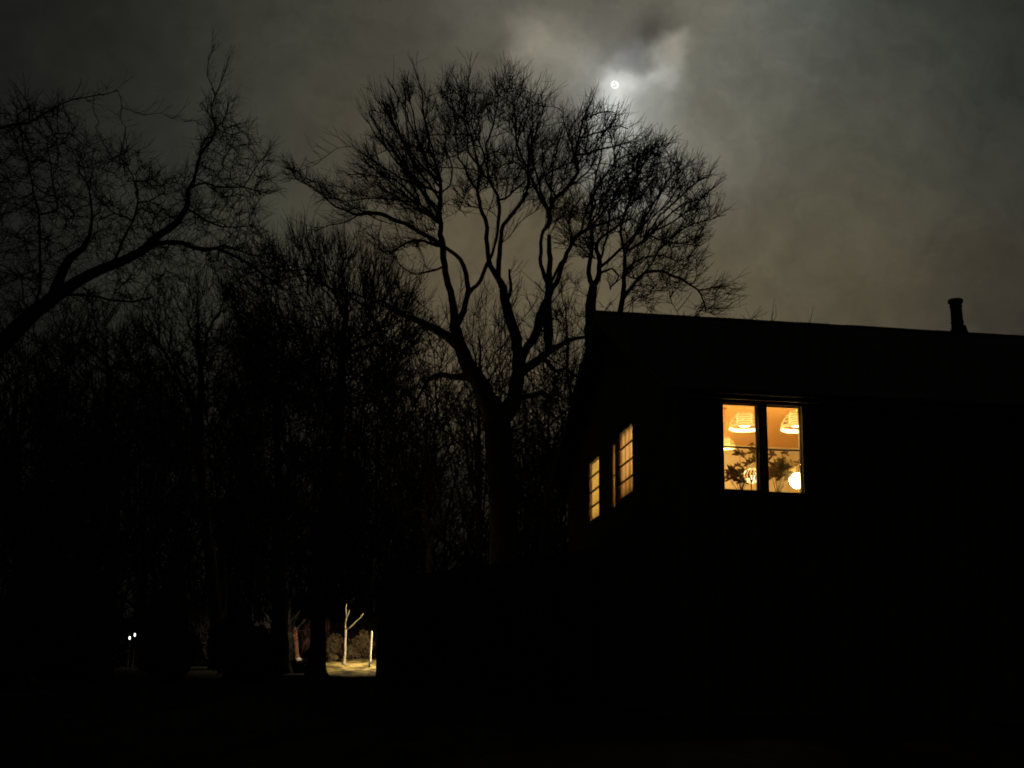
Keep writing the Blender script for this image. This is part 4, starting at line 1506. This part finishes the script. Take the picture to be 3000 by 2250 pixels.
# --- the wood behind as one mass --------------------------------------------------
def wood_mass():
    r = np.random.default_rng(5)
    parts = []
    def topy(px):
        return np.interp(px, [-500, 0, 300, 650, 900, 1200, 1400, 1600, 1750, 2000, 2200, 2260, 2320, 2500], [880, 900, 960, 960, 930, 900, 900, 860, 905, 930, 930, 890, 920, 1050])
    N = 420
    px = r.uniform(-500, 2420, N)
    Y = r.uniform(62, 95, N)
    bx = np.array([at(a, 1900, b)[0] for a, b in zip(px, Y)])
    bz = gz(bx, Y) - 0.1
    tz = np.array([at(a, float(topy(a)) + r.uniform(-40, 480), b)[2] for a, b in zip(px, Y)])
    H = np.maximum(3.0, tz - bz)
    k = 8
    t = np.linspace(0, 1, k)
    lean = r.normal(0, 0.09, (N, 2))
    wob = np.cumsum(r.normal(0, 0.28, (N, k, 2)), 1)
    P = np.zeros((N, k, 3))
    P[:, :, 0] = bx[:, None] + lean[:, :1] * H[:, None] * t + wob[:, :, 0]
    P[:, :, 1] = Y[:, None] + lean[:, 1:] * H[:, None] * t + wob[:, :, 1]
    P[:, :, 2] = bz[:, None] + H[:, None] * t
    R = (0.0045 * H)[:, None] * (1.0 - 0.85 * t)[None]
    parts.append(tubes(P, R, 5))
    # branches
    nb = 24
    i = np.repeat(np.arange(N), nb)
    f = r.uniform(0.12, 0.98, N * nb)
    j = np.clip((f * (k - 1)).astype(int), 0, k - 2)
    fr = (f * (k - 1) - j)[:, None]
    p0 = P[i, j] * (1 - fr) + P[i, j + 1] * fr
    a = r.uniform(0, 2 * math.pi, N * nb)
    el = r.uniform(0.2, 1.1, N * nb)
    d = np.stack([np.cos(a) * np.cos(el), np.sin(a) * np.cos(el), np.sin(el)], 1)
    L = (H[i] * r.uniform(0.12, 0.34, N * nb) * (1.15 - 0.7 * f))[:, None]
    p1 = p0 + d * L * 0.5
    d2 = norm(d + np.array([0, 0, 0.35]) + r.normal(0, 0.2, d.shape))
    p2 = p1 + d2 * L * 0.5
    B = np.stack([p0, p1, p2], 1)
    RB = np.stack([np.full(len(i), 0.03), np.full(len(i), 0.02), np.full(len(i), 0.01)], 1)
    parts.append(tubes(B, RB, 3))
    # twigs
    nt = 8
    i2 = np.repeat(np.arange(len(p0)), nt)
    f2 = r.uniform(0.2, 1, len(i2))[:, None]
    q0 = np.where(f2 < 0.5, p0[i2] + (p1 - p0)[i2] * f2 * 2, p1[i2] + (p2 - p1)[i2] * (f2 * 2 - 1))
    d3 = norm(d[i2] + np.array([0, 0, 0.5]) + r.normal(0, 0.55, (len(i2), 3)))
    L3 = r.uniform(0.4, 1.3, len(i2))[:, None]
    q1 = q0 + d3 * L3 * 0.5
    q2 = q1 + norm(d3 + r.normal(0, 0.25, d3.shape)) * L3 * 0.5
    parts.append(tubes(np.stack([q0, q1, q2], 1), np.tile([[0.016, 0.013, 0.008]], (len(i2), 1)), 3))
    V, Qd = merge(parts)
    o = fast_mesh('wood', V, Qd, M['twig'])
    o['kind'] = 'stuff'
    tag(o, 'dense bare winter wood standing far behind the trees and house', 'woodland')


wood_mass()


def undergrowth():
    r = np.random.default_rng(8)
    N = 60000
    px = r.uniform(-600, 1750, N)
    Y = r.uniform(46, 74, N)
    m = ~((px > 830) & (px < 1330) & (Y < 61))
    px, Y = px[m], Y[m]
    N = len(px)
    x = (px - 1500) / 4466 * Y
    z = gz(x, Y)
    hmax = 2.2 + 1.8 * np.sin(px * 0.011) * np.sin(px * 0.0047 + 1) + 0.6 * np.sin(px * 0.031)
    hmax = np.clip(hmax, 0.8, 5)
    p0 = np.stack([x, Y, z + hmax * r.uniform(0, 0.75, N) ** 1.2 - 0.05], 1)
    d = norm(r.normal(0, 0.5, (N, 3)) + np.array([0, 0, 0.9]))
    L = r.uniform(0.4, 1.2, N)[:, None]
    p1 = p0 + d * L * 0.5
    p2 = p1 + norm(d + r.normal(0, 0.3, d.shape)) * L * 0.5
    V, Qd = tubes(np.stack([p0, p1, p2], 1), np.tile([[0.02, 0.016, 0.008]], (N, 1)), 3)
    o = fast_mesh('undergrowth', V, Qd, M['twig'])
    o['kind'] = 'stuff'
    tag(o, 'low tangled undergrowth between the trunks of the dark wood', 'undergrowth')


undergrowth()


# --- shrubs ------------------------------------------------------------------------
def shrub(px, py_top, Y, rx, label, matk, seed, n=1800, leaf=0.1, group=None, name='shrub'):
    r = np.random.default_rng(seed)
    P = at(px, py_top, Y)
    zb = float(gz(P[0], P[1]))
    h = P[2] - zb
    w = rx / 4466 * Y
    o = thing(name, label, 'shrub', (P[0], P[1], zb), 0.0, group)
    mb = MB()
    for i in range(7):
        a = r.uniform(0, 2 * math.pi)
        mb.tube([(0.1 * math.cos(a), 0.1 * math.sin(a), -0.05), (w * 0.35 * math.cos(a), w * 0.35 * math.sin(a), h * 0.4), (w * 0.6 * math.cos(a), w * 0.6 * math.sin(a), h * 0.75)], [0.035, 0.025, 0.01], 6)
    mb.build('stem', M['bark'], o)
    d = norm(r.normal(0, 1, (n, 3)))
    rad = r.uniform(0.45, 1, n) ** 0.5 * (1 + 0.16 * np.sin(d[:, 0] * 5 + seed) + 0.14 * np.sin(d[:, 2] * 7 + d[:, 1] * 4))
    c = d * rad[:, None] * np.array([w, w, h * 0.52]) + np.array([0, 0, h * 0.5])
    c[:, 2] = np.maximum(c[:, 2], 0.04)
    t1 = norm(r.normal(0, 1, (n, 3)))
    t2 = norm(np.cross(t1, d + r.normal(0, 0.3, (n, 3))))
    s_ = leaf * r.uniform(0.6, 1.3, n)[:, None]
    V = np.stack([c - t1 * s_, c + t2 * s_ * 0.45, c + t1 * s_, c - t2 * s_ * 0.45], 1).reshape(-1, 3)
    Qd = np.arange(4 * n).reshape(n, 4)
    fast_mesh('foliage', V, Qd, M[matk], o)
    return o


LG = 'lamp lit shrubs behind the bright lawn'
shrub(1060, 1858, 58, 34, 'rounded brown shrub right of the pale young tree', 'shrub', 1, 2600, 0.11, LG)
shrub(985, 1868, 59, 36, 'wide brown shrub left of the pale young tree', 'shrub', 2, 2600, 0.11, LG)
shrub(1030, 1895, 57, 22, 'small brown shrub low behind the pale young tree', 'shrub', 3, 1500, 0.09, LG)
shrub(976, 1918, 54, 13, 'tuft of shrub at the left end of the bright lawn', 'shrub', 4, 700, 0.06, LG)
shrub(1010, 1790, 64, 50, 'tall dim evergreen behind the lamp lit shrubs', 'dark_shrub', 5, 3500, 0.13, None, 'evergreen_shrub')
DG = 'dark evergreens along the foot of the wood'
for i, (px, py, Y, rx, lab) in enumerate([
        (500, 1800, 35, 85, 'black evergreen shrub under the leaning wood tree'),
        (700, 1800, 36, 85, 'black evergreen shrub between two dark trunks'),
        (770, 1850, 36, 52, 'low black evergreen shrub left of the rusty trunk'),
        (215, 1830, 33, 105, 'black evergreen shrub near the left edge'),
        (868, 1943, 42, 30, 'low black shrub at the foot of the rusty trunk'),
        (-20, 1800, 31, 110, 'black evergreen shrub cut by the left edge')]):
    shrub(px, py, Y, rx, lab, 'dark_shrub', 20 + i, 3000, 0.12, DG, 'evergreen_shrub')

# --- shed between the house and the lit yard ---------------------------------------
A = at(1095, 1706, 30.0)
B = at(1672, 1620, 30.0)
xl, xr = A[0], B[0] + 0.45
sl = (B[2] - A[2]) / (B[0] - A[0])
zl = A[2]
zr = zl + sl * (xr - xl)
sb = float(gz((xl + xr) / 2, 30)) - 0.5
shed = thing('shed', 'low black shed with gently sloping roof beside the house', 'shed', (xl, 30.0, 0))
W_ = xr - xl
th = 0.12
mb = MB()
x0s = 0.1
mb.add([(x0s, 0, sb), (W_, 0, sb), (W_, 0, zr - th - 0.01), (x0s, 0, zl + sl * x0s - th - 0.01), (x0s, 1.35, sb), (W_, 1.35, sb), (W_, 1.35, zr - th - 0.01), (x0s, 1.35, zl + sl * x0s - th - 0.01)],
       [(0, 1, 2, 3), (7, 6, 5, 4), (0, 4, 5, 1), (1, 5, 6, 2), (2, 6, 7, 3), (3, 7, 4, 0)])
mb.build('wall', M['siding'], shed)
mb = MB()
a = [(0, -0.25, zl), (W_ + 0.02, -0.25, zr), (W_ + 0.02, 1.6, zr), (0, 1.6, zl)]
mb.add(a + [(p[0], p[1], p[2] - th) for p in a], [(0, 1, 2, 3), (7, 6, 5, 4), (0, 4, 5, 1), (1, 5, 6, 2), (2, 6, 7, 3), (3, 7, 4, 0)])
mb.build('roof', M['roofing'], shed)
mb = MB()
mb.box(1.6, 2.5, -0.05, -0.004, sb + 0.5, sb + 2.4)
d_ = mb.build('door', M['trim'], shed)
mb = MB()
mb.box(2.36, 2.4, -0.1, -0.052, sb + 1.4, sb + 1.55)
mb.build('handle', M['metal'], d_)

for i, (px, py, Y, rx, lab) in enumerate([
        (1205, 1686, 29.2, 75, 'black evergreen shrub at the left half of the shed'),
        (1400, 1662, 28.8, 95, 'black evergreen shrub before the middle of the shed'),
        (1585, 1632, 28.6, 85, 'black evergreen shrub between the shed and the house corner')]):
    shrub(px, py, Y, rx, lab, 'dark_shrub', 40 + i, 3200, 0.11, 'dark evergreens along the shed', 'evergreen_shrub')

# --- things in the lit yard ---------------------------------------------------------
yt = Tree(81)
yt.limb([(1006, 1952, 11), (1008, 1920, 9), (1010, 1880, 8.5), (1013, 1846, 8)], Y=48, drift=0.0, wig=0.015, step=0.12)
yt.limb([(1013, 1846, 5), (1026, 1838, 4), (1040, 1824, 3.5), (1054, 1810, 3), (1064, 1798, 2)], wig=0.02, step=0.12)
yt.limb([(1012, 1846, 5), (1010, 1828, 4.5), (1013, 1812, 4), (1011, 1790, 3), (1016, 1770, 2)], wig=0.03, step=0.12)
yt.limb([(1012, 1815, 3), (1020, 1803, 2.5), (1024, 1788, 2)], wig=0.02, step=0.12)
yt.n0 = len(yt.pos)
yt.finish('young_tree', 'slender pale young tree lit on the bright lawn', twigs=0.35, tip=0.005, tl=(0.2, 0.5), up=0.4, mtrunk='pale_bark', mt='pale_bark', base=None)

fp = at(1083, 1945, 47.0)
fz = float(gz(fp[0], 47.0))
fence = thing('rail_fence', 'white post with short rails at the right end of the bright lawn', 'fence', (fp[0], 47.0, fz))
mb = MB()
ph = at(1083, 1848, 47.0)[2] - fz
mb.tube([(0, 0, -0.3), (0.012, 0, ph * 0.5), (0.03, 0, ph)], [0.045, 0.04, 0.032], 9)
mb.build('post', M['paint'], fence)
for (y0, y1) in ((1938, 1946), (1962, 1972)):
    za, zb2 = at(1083, y1, 47)[2] - fz, at(1083, y0, 47)[2] - fz
    mb = MB()
    mb.add([(0.03, -0.075, za), (1.6, -0.02, za + 0.01), (1.6, 0.02, za + 0.01), (0.03, -0.04, za), (0.03, -0.075, zb2), (1.6, -0.02, zb2 + 0.02), (1.6, 0.02, zb2 + 0.02), (0.03, -0.04, zb2)],
           [(3, 2, 1, 0), (4, 5, 6, 7), (0, 1, 5, 4), (1, 2, 6, 5), (2, 3, 7, 6), (3, 0, 4, 7)])
    mb.build('rail', M['paint'], fence)


def bare_trunk(px, y0, y1, w, Y, label, matk, seed, lean=0):
    t = Tree(seed)
    b = at(px, 1940, Y)
    t.limb([(px, y0, w), (px + lean * 0.4, (y0 * 0.6 + y1 * 0.4), w * 0.9), (px + lean, y1, w * 0.7), (px + lean * 1.6, y1 - 140, w * 0.45)], Y=Y, drift=0.0, wig=0.05)
    for k in range(3):
        a = (px + lean, y1 + 20 - 50 * k, w * 0.4)
        sx = rnd.choice([-1, 1])
        t.limb([a, (a[0] + sx * 25, a[1] - 40, w * 0.25), (a[0] + sx * 45, a[1] - 110, w * 0.12)], wig=0.05)
    t.n0 = len(t.pos)
    return t.finish('slender_tree', label, 'slender trunks glimpsed between the dark trees', twigs=0.8, tip=0.008, tl=(0.4, 0.9), up=0.4, mtrunk=matk, mt='twig')


rt = Tree(91)
rt.limb([(874, 1948, 17), (872, 1915, 14), (868, 1880, 15), (866, 1846, 12), (864, 1838, 7)], Y=53, drift=0.0, wig=0.04, step=0.12)
rt.limb([(868, 1882, 7), (862, 1868, 6), (858, 1858, 4)], wig=0.01, step=0.1)
rt.n0 = len(rt.pos)
rt.finish('slender_tree', 'rusty red broken trunk lit between two dark trunks', 'slender trunks glimpsed between the dark trees', twigs=0.2, tip=0.008, tl=(0.1, 0.25), mtrunk='rust_bark', mt='twig')
bare_trunk(600, 1945, 1780, 15, 54, 'dim grey slender trunk lit far left of the lawn', 'grey_bark', 92, 10)
bare_trunk(668, 1945, 1760, 9, 56, 'thin grey trunk in shade between the lit trunks', 'grey_bark', 93, -6)
bare_trunk(735, 1945, 1770, 8, 57, 'thin grey trunk left of the rusty one', 'grey_bark', 94, 8)
# pale boulder at the foot of the rusty trunk
bp_ = at(875, 1932, 52.0)
bm = bmesh.new()
bmesh.ops.create_icosphere(bm, subdivisions=3, radius=0.13)
for v in bm.verts:
    v.co *= 1 + 0.12 * math.sin(v.co.x * 31) * math.cos(v.co.y * 27) + 0.08 * math.sin(v.co.z * 40)
    v.co.z *= 0.9
me = bpy.data.meshes.new('boulder')
bm.to_mesh(me)
bm.free()
o = link('boulder', me, None, M['paint'])
o.location = (bp_[0], bp_[1], float(gz(bp_[0], bp_[1])) + 0.1)
tag(o, 'pale round boulder at the foot of the rusty red trunk', 'boulder')
# faded red hut behind the lawn, only a corner of it lit
rp = at(950, 1900, 62.0)
hut = thing('hut', 'small faded red hut glimpsed at the left rim of the lawn', 'hut', (rp[0], 62.0, float(gz(rp[0], 62.0))))
mb = MB()
mb.box(-0.95, 0.18, 0, 1.3, -0.3, 1.75)
mb.build('wall', M['red'], hut)
mb = MB()
mb.add([(-1.05, -0.12, 1.75), (0.28, -0.12, 1.75), (0.28, 1.42, 1.75), (-1.05, 1.42, 1.75), (-1.05, 0.65, 2.25), (0.28, 0.65, 2.25)],
       [(0, 1, 5, 4), (2, 3, 4, 5), (0, 4, 3), (1, 2, 5), (3, 2, 1, 0)])
mb.build('roof', M['roofing'], hut)

# lamp that lights the yard: hooded lamp on a post, hidden behind the shed from the camera
lx, ly = -1.6, 46.8
lz = float(gz(lx, ly))
lamp = thing('yard_lamp', 'hooded yard lamp on a post lighting the bright lawn', 'lamp', (lx, ly, lz))
LH = 2.9
mb = MB()
mb.tube([(0, 0, -0.2), (0, 0, LH + 0.1), (-0.05, 0, LH + 0.22), (-0.22, 0, LH + 0.22)], [0.05, 0.04, 0.03, 0.025], 10)
mb.build('pole', M['metal'], lamp)
mb = MB()
mb.lathe([(0.05, 0.2), (0.09, 0.16), (0.2, 0.05), (0.19, 0.05), (0.08, 0.14)], 20, c=(-0.26, 0, LH), caps=False)
mb.build('hood', M['metal'], lamp)
mb = MB()
mb.lathe([(0.02, 0.02), (0.05, 0.04), (0.055, 0.08), (0.03, 0.13)], 14, c=(-0.26, 0, LH))
mb.build('bulb', M['yardlight'], lamp)
sp = bpy.data.lights.new('yard_light', 'SPOT')
sp.energy = 2400
sp.color = (1.0, 0.82, 0.5)
sp.spot_size = math.radians(160)
sp.spot_blend = 0.14
sp.shadow_soft_size = 0.06
so = bpy.data.objects.new('yard_light', sp)
COL.objects.link(so)
so.parent = lamp
so.location = (-0.26, 0, LH - 0.02)
so.rotation_euler = Vector((0.02, -0.2, 0.96)).to_track_quat('Z', 'Y').to_euler()

# two tiny lights far away on the left
for (px, py, lab) in ((380, 1869, 'tiny white light far left, the lower of two'), (395, 1860, 'tiny white light far left, the upper of two')):
    P = at(px, py, 44.0)
    zb = float(gz(P[0], 44.0))
    o = thing('post_lamp', lab, 'lamp', (P[0], 44.0, zb), 0, 'pair of distant post lamps')
    mb = MB()
    mb.tube([(0, 0, -0.2), (0, 0, P[2] - zb - 0.04)], [0.016, 0.012], 8)
    mb.build('post', M['metal'], o)
    mb = MB()
    mb.lathe([(0.016, -0.045), (0.024, -0.03), (0.026, 0.03), (0.014, 0.045)], 12, c=(0, 0, P[2] - zb))
    mb.build('bulb', M['yardlight'], o)
